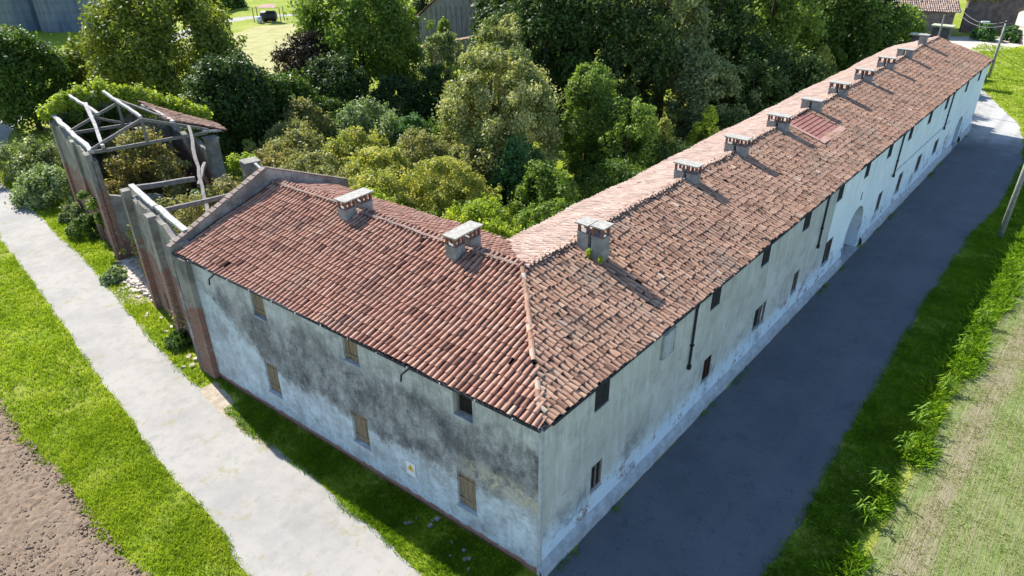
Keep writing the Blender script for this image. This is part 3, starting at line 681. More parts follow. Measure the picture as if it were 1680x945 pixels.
# warning sign
sg = thing('warning_sign', 'small white notice with a yellow warning triangle fixed low on the mouldy wall', 'sign', LW(5.43, WL, 1.42))
def loc(o, P):  # express world points locally
    pass
Mx = (D, N, UP)
mb = MB(); mb.box(Vector((0, 0, 0)) - N * .02, (.21, .008, .30), Mx); mb.build('plate', M['white'], sg)
mb = MB(); q = -N * .032; mb.add([q + UP * .22, q - D * .17 - UP * .08, q + D * .17 - UP * .08], [(0, 1, 2)]); mb.build('triangle', M['yellow'], sg)
mb = MB(); q = -N * .036; mb.add([q + UP * .14, q + D * .03 + UP * .04, q - D * .01 + UP * .04, q + D * .01 - UP * .04, q - D * .03 + UP * .03, q + UP * .03], [(0, 1, 2, 3, 4, 5)]); mb.build('symbol', M['black'], sg)

# ------------------------------------------------------------------ ruined barn
BO = Vector((-1.0, 17.9, 0)); BE = Vector((.148, .989, 0)); BM = Vector((.989, -.148, 0)); BX = (BE, BM, UP)
def BP(t_, m_, z_=0.0): return BO + BE * t_ + BM * m_ + UP * z_
barn = thing('ruined_barn', 'roofless ruined barn with peeling piers, bare bleached trusses and an overgrown inside', 'ruin')
def rough_wall(name, t0, t1, m0, m1, h, mat, jag=.12, pil=(), holes=(), along='t'):
    """wall with ragged crest"""
    mb = MB(); L = (t1 - t0) if along == 't' else (m1 - m0); n = max(2, int(L / .35)); f = lambda a, b, z: BP(a, b, z)
    hs = [h(i / n) + random.uniform(-jag, jag) for i in range(n + 1)]
    for i in range(n):
        a = i / n; b = (i + 1) / n; mid = (a + b) / 2 * L; lo = 0
        for (h0, h1, hz) in holes:
            if h0 < mid < h1: lo = hz(mid) if callable(hz) else hz
        if along == 't': c = [(t0 + L * a, m0), (t0 + L * b, m0), (t0 + L * b, m1), (t0 + L * a, m1)]
        else: c = [(t0, m0 + L * a), (t0, m0 + L * b), (t1, m0 + L * b), (t1, m0 + L * a)]
        hh = [hs[i], hs[i + 1], hs[i + 1], hs[i]]
        vs = [f(*q, lo) for q in c] + [f(*q, z) for q, z in zip(c, hh)]
        mb.add(vs, [(0, 1, 5, 4), (1, 2, 6, 5), (2, 3, 7, 6), (3, 0, 4, 7), (4, 5, 6, 7), (3, 2, 1, 0)])
    for (tp, w_, pr, hp) in pil: mb.box(BP(tp, m0 - pr / 2 + .05, hp / 2), (w_ / 2, pr / 2 + .05, hp / 2), BX)
    return mb.build(name, mat, barn)
w1 = rough_wall('wall', .25, 8.0, .1, .42, lambda f: 6.35 - .5 * max(0, math.sin(f * 9) - .5), M['ruin'], .12, ((.55, .55, .28, 6.35), (4.0, .6, .28, 6.4), (7.75, .5, .28, 6.5)), holes=((1.5, 2.9, 1.3), (5.0, 6.0, 1.5)))
w1['label'] = 'barn wall panel with three piers beside the house'
w2 = rough_wall('wall', 15.0, 24.9, .1, .42, lambda f: 6.25 - .6 * max(0, math.sin(f * 11 + 1) - .4), M['ruin'], .16, ((15.35, .7, .2, 6.4), (18.9, .6, .16, 6.3), (24.5, .7, .16, 6.2)), holes=((6.8, 7.6, 1.2),))
w2['label'] = 'barn wall panel with three piers beyond the collapsed gateway'
rough_wall('cross_wall', 15.05, 15.35, .42, 3.3, lambda f: 4.0 - f * .8, M['ruin_x'], .15, holes=((.7, 2.1, lambda m_: 1.35 + .75 * math.sqrt(max(0, 1 - ((m_ - 1.4) / .75) ** 2))),), along='m')
rough_wall('gable_wall', 24.9, 25.25, 0.0, 7.4, lambda f: 7.7 - abs(f * 7.4 - 3.3) * .38, M['ruin_x'], .06, along='m')
rough_wall('wall', 16.2, 25.0, 7.0, 7.35, lambda f: 4.6, M['ruin'], .15)
rough_wall('wall', 0.4, 8.5, 7.0, 7.35, lambda f: 2.6, M['ruin'], .3)
for t_, m_, h_, w_ in ((15.3, 6.75, 5.9, .34), (10.4, 7.1, 5.6, .42)):
    mb = MB(); mb.box(BP(t_, m_, h_ / 2), (w_, w_, h_ / 2), BX); mb.box(BP(t_, m_, h_ + .03), (w_ + .05, w_ + .05, .04), BX); mb.build('pillar', M['ruin'], barn)
# timbers
def timber(a, b, wd=.09, hg=.11, mat='timber', jit=.012, n=6, name='beam'):
    mb = MB(); mb.beam(BP(*a), BP(*b), wd, hg, jit=jit, n=n); return mb.build(name, M[mat], barn)
timber((15.1, .3, 6.55), (25.2, .25, 6.6), .13, .09, 'timber_pale', .05, 14, 'wall_plate')
timber((7.9, .35, 6.6), (4.3, .38, 6.58), .13, .07, 'timber_pale', .02, 5, 'wall_plate')
timber((4.1, .42, 6.62), (.6, .5, 6.6), .13, .07, 'timber_pale', .02, 5, 'wall_plate')
for tt, broken in ((15.2, False), (20.0, False)):
    timber((tt, .2, 6.45), (tt, 6.6, 6.3), .07, .09, name='tie_beam')
    timber((tt, .3, 6.6), (tt, 3.2, 7.75), .065, .08, name='rafter')
    timber((tt, 3.2, 7.75), (tt, 6.7 if tt < 16 else 4.6, 6.45 if tt < 16 else 7.15), .065, .08, name='rafter')
    timber((tt, 3.2, 7.7), (tt, 3.2, 6.3), .07, .07, name='king_post')
    if tt > 16: timber((tt, 1.8, 7.1), (tt, 3.15, 6.55), .06, .07, name='strut')
timber((15.0, 3.15, 7.92), (22.6, 3.1, 8.0), .08, .09, 'timber_pale', .03, 10, 'purlin')
timber((19.6, 1.9, 7.42), (24.8, 1.5, 7.65), .09, .08, 'timber_pale', .03, 8, 'purlin')
timber((14.9, .9, 6.7), (20.6, 1.6, 7.9), .10, .10, 'timber_pale', .04, 8, 'purlin')['label'] = 'thick fallen purlin leaning across the near truss'
timber((15.4, 4.9, 7.22), (20.6, 4.7, 7.25), .11, .09, 'timber_pale', .03, 8, 'purlin')
timber((15.0, 5.6, 6.9), (4.6, 2.6, 5.3), .09, .09, 'timber', .04, 10, 'beam')['label'] = 'long sagging beam slanting down through the gateway bay'
timber((13.0, 5.4, 5.2), (9.0, 3.7, 5.4), .09, .10, 'timber', .02, 5, 'beam')
timber((8.3, .3, 6.3), (8.3, 3.4, 6.05), .11, .12, name='tie_beam'); timber((4.1, .4, 6.4), (4.1, 4.6, 6.3), .09, .10, name='tie_beam')
timber((15.4, 6.5, 6.4), (18.2, 7.9, 5.9), .07, .07, 'timber_pale', .01, 3, 'rafter'); timber((14.9, 6.3, 6.5), (15.8, 7.6, 6.1), .07, .07, 'timber_pale', .01, 3, 'rafter')
timber((10.2, 7.2, 5.6), (6.5, 7.2, 5.0), .08, .08, 'timber_pale', .02, 4, 'beam')
timber((22.0, 3.3, 7.75), (16.5, 4.8, 7.3), .05, .05, 'timber', .01, 4, 'batten')
# surviving tiles
b_, sl = plane_basis(None, -np.array(BM)[:2] * 3.2, 1.3)
parts = tile_field(BP(15.7, 7.9, 5.98), np.array(BE), b_, 6.5, sl, .215, .35, lambda P: ((P - np.array(BO)) @ np.array(BE)) < 18.2 + (7.9 - (P - np.array(BO)) @ np.array(BM)) * 1.1, 2.5, seed=21)
V, F, r_ = join(parts); rr = npmesh('roof_remnant', V, F, M['tile_road'], barn, r_, True)
mb = MB(); mb.add([BP(15.8, 7.8, 5.93), BP(18.1, 7.8, 5.93), BP(21.4, 4.8, 7.14), BP(15.8, 4.8, 7.14)], [(0, 1, 2, 3)]); mb.build('boarding', M['timber'], rr)

# ------------------------------------------------------------------ plants
def leaves(centers, radii, n, size, seed, up=.35, shell=.55, flat_=1.0, elong=1.7):
    """leaf quads over many small clumps; returns V,F,rnd. Leaves sit mostly in each clump's outer shell"""
    r = np.random.default_rng(seed); centers = np.asarray(centers, float); radii = np.asarray(radii, float)
    wts = radii ** 2; wts /= wts.sum(); ci = r.choice(len(centers), n, p=wts)
    d = r.normal(size=(n, 3)); d /= np.linalg.norm(d, axis=1)[:, None]
    rad = radii[ci] * np.clip(r.normal(.78, .30, n), .05, 1.9)
    off = d * rad[:, None]; st = r.uniform(.7, 1.45, (len(centers), 3)); st[:, 2] *= 1.12; off *= st[ci]; off[:, 2] *= flat_
    P = centers[ci] + off
    nr = d * .9 + r.normal(size=(n, 3)) * .75 + np.array([0, 0, up]); nr /= np.linalg.norm(nr, axis=1)[:, None]
    tg = np.cross(nr, r.normal(size=(n, 3))); tg /= np.linalg.norm(tg, axis=1)[:, None]; bt = np.cross(nr, tg)
    s = size * r.uniform(.6, 1.35, n)[:, None]
    V = np.stack([P - tg * s * elong * .5, P + bt * s * .5 - tg * s * .1, P + tg * s * elong * .5 + nr * s * .12, P - bt * s * .5 - tg * s * .1], 1).reshape(-1, 3)
    V[:, 2] = np.maximum(V[:, 2], .02)
    F = np.arange(n * 4).reshape(n, 4)
    clump_val = r.random(len(centers))
    val = np.clip(.5 * clump_val[ci] + .5 * r.random(n), 0, 1)
    return V, F, val
def crown_blobs(w_, h_, z0, seed, nb=60, br=.2, shape='round', lean=(0, 0)):
    """clump centres filling an uneven crown of width w_, from z0 to h_"""
    r = np.random.default_rng(seed); C = []; Rr = []
    ch = h_ - z0; nb = int(nb * 1.9); br = br * .68
    lob = r.uniform(.66, 1.2, 9); ph = r.uniform(0, 6.28)
    for i in range(nb):
        a = r.uniform(0, 2 * math.pi); t_ = r.random() ** (.8 if shape == 'round' else 1.0)
        if shape == 'round': prof_ = math.sin(math.pi * min(1, .14 + t_ * .80)) ** .65
        elif shape == 'cone': prof_ = (1.02 - t_) ** .8 * min(1, .35 + t_ * 4)
        elif shape == 'bush': prof_ = math.sqrt(max(.02, 1 - t_ ** 2.2))
        else: prof_ = min(1, .55 + t_ * 1.1) * math.sqrt(max(.05, 1 - max(0, t_ - .55) ** 2 * 4.2))
        k = int((a + ph) / (2 * math.pi) * 9) % 9
        rr_ = w_ / 2 * prof_ * lob[k] * (1.12 if shape == 'bush' else 1) * (.55 + .45 * r.random() ** .4)
        z = z0 + ch * t_ * (.9 + .1 * lob[k])
        b = w_ * br * r.uniform(.4, 1.25) * (.65 + .35 * prof_)
        if r.random() < .16 and shape != 'cone': rr_ *= r.uniform(1.1, 1.38); z += ch * .05; b *= .55
        C.append((rr_ * math.cos(a) * .86 + lean[0] * t_, rr_ * math.sin(a) * .86 + lean[1] * t_, min(z, h_ - b * .2))); Rr.append(b)
    return np.array(C), np.array(Rr)
def trunk_mesh(h_, r0, seed, nl=6, spread=1.0, lean=(0, 0), z0=0.0, stems=1):
    r = random.Random(seed); mb = MB()
    for s_ in range(stems):
        bx = 0 if stems == 1 else r.uniform(-.5, .5) * spread * .25; by = 0 if stems == 1 else r.uniform(-.5, .5) * spread * .25
        pts = []; k = 7
        for i in range(k):
            f = i / (k - 1); pts.append((bx * (1 + 2 * f) + lean[0] * f + r.uniform(-.1, .1) * f * spread * .4, by * (1 + 2 * f) + lean[1] * f + r.uniform(-.1, .1) * f * spread * .4, h_ * .85 * f - .05))
        mb.tube(pts, [r0 * (1.25 - 1.1 * i / (k - 1)) / (1 if stems == 1 else 1.6) for i in range(k)], 8)
        for j in range(nl):
            f = .25 + .6 * j / max(1, nl - 1); i = int(f * (k - 1)); b = Vector(pts[i]); a = r.uniform(0, 6.28); L = spread * r.uniform(.45, .8) * (1.1 - f * .5)
            e_ = b + Vector((math.cos(a) * L, math.sin(a) * L, L * r.uniform(.35, .8))); mid = b.lerp(e_, .5) + Vector((0, 0, -L * .06))
            rb = r0 * (1.2 - f) * .55; mb.tube([b, mid, e_], [rb, rb * .6, rb * .15], 6)
    return mb
LM = {
 'willow': leafmat('leaf_willow', [(0, (0.075, 0.116, 0.019)), (.5, (0.164, 0.204, 0.031)), (1, (0.299, 0.306, 0.047))], .4),
 'dark': leafmat('leaf_dark', [(0, (.022, .048, .014)), (.5, (.050, .090, .020)), (1, (.095, .150, .030))], .3),
 'mid': leafmat('leaf_mid', [(0, (0.037, 0.077, 0.017)), (.5, (0.079, 0.142, 0.022)), (1, (0.159, 0.220, 0.035))]),
 'bright': leafmat('leaf_bright', [(0, (0.078, 0.146, 0.025)), (.5, (0.172, 0.254, 0.041)), (1, (0.312, 0.379, 0.064))], .4),
 'lime': leafmat('leaf_lime', [(0, (0.155, 0.238, 0.030)), (.5, (0.310, 0.386, 0.038)), (1, (0.497, 0.519, 0.066))], .42),
 'olive': leafmat('leaf_olive', [(0, (0.138, 0.157, 0.061)), (.5, (0.274, 0.278, 0.099)), (1, (0.451, 0.389, 0.165))], .38),
 'flower': leafmat('leaf_flowering', [(0, (.07, .11, .025)), (.35, (.16, .20, .05)), (.55, (.38, .38, .14)), (1, (.58, .54, .26))], .32),
 'yellow': leafmat('leaf_yellow', [(0, (0.181, 0.227, 0.052)), (.5, (0.362, 0.374, 0.086)), (1, (0.597, 0.522, 0.144))], .42),
 'teal': leafmat('leaf_teal', [(0, (0.043, 0.108, 0.040)), (.5, (0.094, 0.200, 0.064)), (1, (0.172, 0.300, 0.086))], .38),
 'pale': leafmat('leaf_pale', [(0, (0.106, 0.157, 0.067)), (.5, (0.210, 0.284, 0.120)), (1, (0.374, 0.434, 0.210))]),
 'grey': leafmat('leaf_greygreen', [(0, (.09, .12, .04)), (.5, (.21, .25, .10)), (1, (.38, .41, .19))]),
 'brown': leafmat('leaf_brown', [(0, (0.030, 0.022, 0.012)), (.5, (0.070, 0.050, 0.026)), (1, (0.130, 0.100, 0.050))], .15),
 'ruinweed': leafmat('leaf_ruin_weed', [(0, (0.105, 0.118, 0.042)), (.4, (0.227, 0.218, 0.074)), (.7, (0.350, 0.302, 0.126)), (1, (0.490, 0.370, 0.231))], .4),
}
SEED = [100]
def plant(kind, label, cat, x, y, h_, w_, mat, n, size, shape='round', z0=None, nb=60, br=.2, group=None, trunk_r=None, lean=(0, 0), z=0, stems=1, nl=6, shell=.5, flat_=1.0, up=.35):
    SEED[0] += 1; s = SEED[0]
    o = thing(kind, label, cat, (x, y, z), group)
    if z0 is None: z0 = h_ * (.16 if shape != 'bush' else .02)
    C, Rr = crown_blobs(w_, h_, z0, s, nb, br, shape, lean)
    V, F, val = leaves(C, Rr, n, size, s, shell=shell, flat_=flat_, up=up)
    npmesh('crown' if cat == 'tree' else 'foliage', V, F, LM[mat], o, val)
    tr = trunk_r or (.05 * h_ ** .8 if cat == 'tree' else .03)
    trunk_mesh(h_, tr, s, nl, w_ * .45, lean, stems=stems).build('trunk' if cat == 'tree' else 'stem', M['bark'], o, smooth=True)
    return o
GC = 'trees and bushes of the overgrown courtyard'
T = lambda *a, **k: plant('tree', *a, **k)
B = lambda *a, **k: plant('bush', *a, **k)
# left and behind the barn
plant('willow_tree', 'large feathery yellow green tree behind the ruined barn', 'tree', 17.7, 57.2, 12.4, 12.8, 'willow', 46000, .20, 'round', 1.5, 120, .13, trunk_r=.4, nl=9)
plant('tree', 'loose pale green small tree left of the big feathery one', 'tree', 14.6, 66.5, 6.5, 7.5, 'willow', 11000, .2, 'round', .6, 60, .16)
plant('tree', 'broad dark green tree at the left edge beyond the barn', 'tree', 8.2, 66.0, 8.2, 7.2, 'mid', 22000, .2, 'round', .8, 80, .16, trunk_r=.22)
plant('tree', 'dark tree cut by the left edge of the picture', 'tree', 4.6, 73.5, 8.0, 6.0, 'mid', 12000, .2, 'round', .6, 50, .18)
plant('bush', 'low dark weeds against the outer barn wall end', 'bush', 2.4, 46.0, 2.2, 4.2, 'pale', 9000, .13, 'bush', nb=40, br=.16)
plant('bush', 'leafy weeds on the verge left of the barn corner', 'bush', 3.3, 52.5, 2.4, 6.0, 'grey', 8000, .14, 'bush', nb=40, br=.15)
T('dense dark green tree right of the feathery tree behind the barn', 'tree', 15.8, 44.0, 7.8, 7.6, 'dark', 30000, .17, 'round', .4, 90, .16, group=GC)
T('dark bushy tree with a paler top beside the dense dark one', 'tree', 21.4, 44.4, 5.4, 6.0, 'mid', 16000, .17, 'round', .4, 60, .17, group=GC)
B('dry pinkish shrub in front of the dark bushy tree', 'bush', 20.4, 41.0, 4.4, 4.4, 'olive', 8000, .13, 'bush', nb=36, br=.16, group=GC)
T('tall spreading mid green tree left of the old barn gable', 'tree', 34.2, 50.6, 13.0, 12.0, 'bright', 40000, .21, 'round', 2.5, 110, .13, group=GC, trunk_r=.35, nl=9)
T('smaller green tree joining the tall spreading one on its right', 'tree', 38.4, 50.0, 8.6, 6.5, 'mid', 14000, .2, 'round', .6, 60, .17, group=GC)
T('thicket of brown dried vines left of the tall spreading tree', 'tree', 28.2, 51.0, 7.2, 7.4, 'brown', 22000, .17, 'bush', .3, 70, .16, group=GC)
T('dark low tree under the tall spreading tree', 'tree', 26.5, 45.5, 6.0, 7.0, 'dark', 18000, .17, 'round', .3, 60, .17, group=GC)
B('dark hedge like mass below the tall tree, left half', 'bush', 30.4, 41.4, 4.2, 5.2, 'dark', 14000, .15, 'bush', nb=44, br=.17, group=GC)
B('dark hedge like mass below the tall tree, right half', 'bush', 33.8, 39.6, 4.9, 5.0, 'dark', 14000, .15, 'bush', nb=44, br=.17, group=GC)
# centre
T('wide olive tree with cream flower heads in the middle of the courtyard', 'tree', 22.8, 22.4, 9.8, 8.8, 'flower', 60000, .125, 'round', .5, 150, .105, group=GC, trunk_r=.3)
T('slimmer flowering tree rising behind the wide olive one', 'tree', 27.4, 25.6, 11.2, 5.5, 'flower', 26000, .14, 'round', 1.5, 80, .13, group=GC)
T('dark tall tree behind the flowering trees, leftmost of the dark wood', 'tree', 41.0, 36.0, 12.0, 8.6, 'dark', 22000, .2, 'round', .8, 90, .15, group=GC)
T('dark broad tree at the centre of the wood', 'tree', 36.8, 28.6, 13.4, 9.2, 'dark', 28000, .19, 'round', .6, 90, .15, group=GC)
T('darkest tall tree in the middle of the wood', 'tree', 39.6, 23.4, 14.0, 9.4, 'dark', 28000, .19, 'round', .6, 90, .15, group=GC)
T('tall tree with a sunlit silvery flank in the dark wood', 'tree', 44.8, 22.0, 14.5, 8.6, 'grey', 26000, .19, 'round', 2.0, 80, .14, group=GC)  # paler leaves: sunlit part of the wood put into leaf colour
T('dark tree right of the silvery flanked one', 'tree', 50.6, 20.0, 13.0, 8.2, 'dark', 22000, .2, 'round', .6, 80, .15, group=GC)
T('back row dark tree above the wood, left', 'tree', 50.0, 36.0, 14.0, 10.0, 'dark', 18000, .24, 'round', .8, 80, .15, group=GC)
T('back row mid green tree above the wood, right', 'tree', 60.0, 28.0, 14.0, 11.0, 'mid', 20000, .25, 'round', .8, 80, .15, group=GC)
T('fresh green young tree right of the flowering tree', 'tree', 30.4, 19.8, 8.0, 5.2, 'bright', 26000, .13, 'round', .4, 90, .13, group=GC)
T('lower fresh green tree overlapping the young one', 'tree', 30.0, 16.2, 6.2, 5.6, 'bright', 26000, .13, 'round', .2, 90, .13, group=GC)
T('grey green shrubby tree alone in front of the dark wood', 'tree', 42.6, 16.4, 7.6, 6.0, 'grey', 20000, .15, 'round', .4, 70, .15, group=GC)
B('bright lime bush rising over the long ridge', 'bush', 37.0, 13.4, 4.9, 3.8, 'lime', 11000, .13, 'cone', nb=44, br=.15, group=GC)
B('yellowing bush left of the lime one', 'bush', 34.4, 15.6, 4.2, 2.8, 'yellow', 7000, .12, 'cone', nb=34, br=.17, group=GC)
T('dark undergrowth tree behind the lime bush', 'tree', 46.6, 14.2, 6.6, 6.6, 'dark', 16000, .17, 'round', .3, 60, .17, group=GC)
T('dark undergrowth tree beside the ridge past the grey shrub', 'tree', 53.0, 13.6, 6.4, 7.0, 'dark', 14000, .18, 'round', .3, 60, .17, group=GC)
B('yellow leaved bush close to the ridge in the far half', 'bush', 60.6, 13.6, 5.6, 4.6, 'yellow', 8000, .17, 'cone', nb=40, br=.17, group=GC)
T('fresh green big tree over the far half of the long roof', 'tree', 59.4, 18.6, 13.2, 10.0, 'bright', 26000, .22, 'round', .6, 90, .14, group=GC)
T('mid green round tree between the two far fresh ones', 'tree', 68.5, 15.6, 11.2, 9.0, 'mid', 20000, .23, 'round', .5, 80, .15, group=GC)
T('mid green tree close to the far gable end', 'tree', 78.5, 15.6, 9.6, 9.6, 'mid', 18000, .24, 'round', .5, 80, .15, group=GC)
T('small fresh green tree last before the far yard', 'tree', 90.0, 14.4, 6.2, 7.4, 'bright', 12000, .24, 'round', .4, 60, .16, group=GC)
T('dark tree filling the back of the wood above the far roof', 'tree', 72.0, 26.0, 12.5, 11.0, 'dark', 16000, .27, 'round', .5, 70, .16, group=GC)
# low bushes behind the short wing
B('dense teal green bush left of the long ridge', 'bush', 21.0, 18.6, 5.5, 3.9, 'teal', 20000, .11, 'bush', nb=60, br=.15, group=GC, z0=.3)
B('bright green bush touching the back eave near the valley', 'bush', 19.9, 15.4, 4.6, 4.8, 'bright', 20000, .11, 'bush', nb=60, br=.14, group=GC)
B('yellow green bramble nearest the inner corner of the roofs', 'bush', 13.6, 14.8, 4.4, 6.0, 'lime', 26000, .10, 'bush', nb=150, br=.095, group=GC)
B('yellow green bramble in the middle of the thicket', 'bush', 15.8, 19.8, 5.0, 6.6, 'yellow', 28000, .10, 'bush', nb=150, br=.095, group=GC)
B('olive bramble next to the wide flowering tree', 'bush', 18.6, 25.6, 4.8, 5.6, 'olive', 20000, .11, 'bush', nb=130, br=.10, group=GC)
B('olive bramble behind the short wing between its two chimneys', 'bush', 12.6, 22.4, 4.4, 6.2, 'yellow', 24000, .10, 'bush', nb=150, br=.095, group=GC)
B('brownish bramble behind the fire wall top', 'bush', 12.4, 29.0, 4.3, 6.0, 'olive', 20000, .11, 'bush', nb=130, br=.10, group=GC)
B('olive bramble at the left end of the thicket', 'bush', 14.8, 34.2, 4.0, 5.6, 'olive', 16000, .12, 'bush', nb=60, br=.14, group=GC)
B('yellowish bramble right behind the brownish one', 'bush', 17.6, 30.2, 4.4, 5.4, 'yellow', 16000, .12, 'bush', nb=60, br=.14, group=GC)
B('pale bluish green elder like shrub at the back of the thicket', 'bush', 23.6, 37.2, 3.9, 6.4, 'pale', 16000, .13, 'bush', nb=60, br=.14, group=GC)
B('small fresh shrub right of the pale bluish one', 'bush', 25.4, 33.6, 3.1, 3.6, 'teal', 8000, .12, 'bush', nb=40, br=.16, group=GC)
B('dark low shrub in the shade of the flowering tree', 'bush', 29.0, 30.0, 4.0, 6.0, 'dark', 12000, .14, 'bush', nb=50, br=.16, group=GC)
B('dark low shrub between the young green trees and the wood', 'bush', 34.4, 20.4, 4.0, 6.0, 'dark', 12000, .14, 'bush', nb=50, br=.16, group=GC)
for i, (lb, x, y, h_, w_, mt, n) in enumerate([
    ('green bramble pressed against the back eave of the short wing, near its right chimney', 10.6, 17.6, 4.0, 5.0, 'bright', 18000),
    ('lime bramble behind the left chimney of the short wing', 10.4, 20.6, 4.4, 4.6, 'lime', 16000),
    ('low yellow bramble in the valley corner between the two roofs', 11.0, 12.0, 4.8, 4.6, 'lime', 18000),
    ('green bramble along the back eave just past the valley corner', 15.6, 11.6, 4.6, 5.0, 'bright', 18000),
    ('dark leaved bramble under the bright one beside the long ridge', 24.6, 13.6, 3.8, 6.6, 'mid', 14000),
    ('olive bramble joining the thicket to the flowering tree', 19.4, 21.8, 4.6, 4.6, 'olive', 14000),
    ('yellow bramble at the very middle of the thicket', 15.0, 25.4, 4.6, 5.6, 'yellow', 18000),
    ('brownish bramble behind the fire wall apex', 11.0, 25.4, 4.4, 5.0, 'olive', 16000),
    ('olive bramble by the small barn pillar', 12.0, 33.2, 3.6, 4.6, 'ruinweed', 12000),
    ('olive bramble far left in the thicket, before the dark tree', 17.4, 38.6, 3.6, 6.0, 'olive', 12000),
    ('low dark bramble between dark tree and pale shrub', 23.4, 42.0, 3.6, 6.0, 'mid', 10000),
    ('green bramble filling the gap right of the pale shrub', 26.6, 30.4, 3.6, 6.0, 'mid', 12000),
    ('dark bramble beside the back eave below the young trees', 31.0, 12.6, 3.6, 7.0, 'dark', 12000),
    ('dark bramble beside the back eave below the grey shrub', 40.0, 12.4, 3.8, 7.0, 'dark', 12000)]):
    B(lb, 'bush', x, y, h_, w_, mt, n, .11, 'bush', nb=130, br=.10, group=GC)
# near the far barn
B('round grey green shrub in front of the low tiled wall', 'bush', 46.4, 51.6, 4.9, 5.4, 'grey', 10000, .17, 'bush', nb=50, br=.15)
B('second grey green shrub right of the round one', 'bush', 51.6, 50.0, 4.8, 4.8, 'grey', 9000, .17, 'bush', nb=50, br=.15)
B('small bright shrub standing before the grey barn gable', 'bush', 59.6, 64.6, 4.3, 3.2, 'bright', 6000, .17, 'cone', nb=40, br=.17)
plant('ivy', 'dark ivy mass hanging on the left half of the grey barn gable', 'ivy', 63.2, 72.6, 8.2, 5.6, 'dark', 14000, .2, 'bush', nb=60, br=.16)
B('green bush in front of the brown far wall, left', 'bush', 113.6, 8.2, 2.2, 3.0, 'teal', 5000, .2, 'bush', nb=30, br=.17)
B('green bush in front of the brown far wall, right', 'bush', 114.8, 5.0, 2.0, 2.6, 'teal', 4000, .2, 'bush', nb=30, br=.17)
B('low weeds at the foot of the far house corner', 'bush', 63.4, 1.4, 2.4, 2.4, 'mid', 4000, .14, 'bush', nb=30, br=.17)
B('leafy weeds by the far corner where the road bends', 'bush', 75.5, 3.6, 1.9, 3.6, 'bright', 4000, .17, 'bush', nb=30, br=.17)
B('green shrubs along the ground at the top right edge', 'bush', 84.5, 4.6, 1.4, 4.0, 'bright', 3000, .17, 'bush', nb=30, br=.15)
# vegetation growing inside the ruin
def BPw(t_, m_): p = BP(t_, m_); return p.x, p.y
for lab, t_, m_, h_, w_, mt, n in (
    ('dry brownish bramble filling the barn bay next to the fire wall', 4.5, 3.8, 4.9, 6.6, 'ruinweed', 26000),
    ('tangled brownish shrub in the middle bay of the barn', 9.2, 5.0, 5.0, 6.6, 'ruinweed', 28000),
    ('leafy shrub behind the gateway cross wall', 12.5, 2.6, 3.8, 4.4, 'olive', 14000),
    ('pale shrub on the rubble in the centre of the barn', 12.8, 5.0, 3.6, 3.8, 'pale', 12000),
    ('shrub seen through the near truss of the barn', 17.8, 3.4, 6.2, 5.6, 'ruinweed', 18000),
    ('shrub under the far truss of the barn', 21.8, 3.6, 5.4, 5.0, 'olive', 16000),
    ('green shrub by the east pillar of the barn', 13.6, 7.2, 4.4, 2.8, 'bright', 6000),
    ('brownish climber around the small pillar of the barn', 10.8, 8.0, 4.8, 3.4, 'ruinweed', 8000)):
    x_, y_ = BPw(t_, m_); B(lab, 'bush', x_, y_, h_, w_, mt, n, .11, 'bush', nb=56, br=.14)
# ivy on the barn gable: follows the wall crest
def crest(name, label, pts, rad, n, mat, size, seed, drop=.0):
    C = []; Rr = []; r = np.random.default_rng(seed)
    for a, b in zip(pts[:-1], pts[1:]):
        k = max(2, int((b - a).length / .28))
        for i in range(k):
            p = a.lerp(b, (i + r.random()) / k); C.append((p.x + r.normal(0, .15), p.y + r.normal(0, .2), p.z - drop * r.random() ** 2 + r.normal(0, .08))); Rr.append(rad * r.uniform(.6, 1.25))
    o = thing(name, label, 'ivy', tuple(pts[0])); C = np.array(C) - np.array(pts[0])
    V, F, val = leaves(C, Rr, n, size, seed, shell=.4); V2 = V
    # leaves() keeps z above ground level only for ground plants
    npmesh('foliage', V2, F, LM[mat], o, val); return o
_lv = leaves
def leaves_free(*a, **k):
    return _lv(*a, **k)
def crest2(label, pts, rad, n, mat, size, seed, drop):
    base = Vector((pts[0].x, pts[0].y, 0)); C = []; Rr = []; r = np.random.default_rng(seed)
    for a, b in zip(pts[:-1], pts[1:]):
        k = max(2, int((b - a).length / .2))
        for i in range(k):
            p = a.lerp(b, (i + r.random()) / k) - base; C.append((p.x + r.normal(0, .15), p.y + r.normal(0, .25), p.z - drop * r.random() ** 2 + r.normal(0, .08))); Rr.append(rad * r.uniform(.6, 1.25))
    o = thing('ivy', label, 'ivy', base); V, F, val = leaves(C, Rr, n, size, seed, shell=.4)
    npmesh('foliage', V, F, LM[mat], o, val)
    mb = MB(); mb.tube([Vector((0, 0, 0)), pts[1] - base - UP * .6, pts[-1] - base - UP * .3], [.05, .04, .02], 6); mb.build('stem', M['bark'], o); return o
crest2('lime green ivy on the left half of the barn gable crest', [BP(25.0, -.1, 6.5), BP(25.0, 1.0, 7.2), BP(25, 3.2, 7.8)], .34, 12000, 'lime', .12, 31, 1.0)
crest2('lime green ivy thick along the barn top down to the tile remnant', [BP(25.0, 3.3, 7.8), BP(24.0, 5.0, 7.4), BP(22.6, 6.6, 6.7), BP(20.6, 8.2, 6.1)], .40, 18000, 'lime', .12, 32, .7)
crest2('dark ivy trailing on the inner face of the barn gable', [BP(24.7, .4, 6.0), BP(24.7, 2.0, 6.6), BP(24.7, 4.6, 6.2)], .32, 9000, 'mid', .12, 33, 3.0)
crest2('small lime tuft hanging on the east beam of the barn', [BP(12.0, 7.3, 5.2), BP(10.8, 7.6, 5.4)], .3, 2600, 'lime', .11, 34, .5)
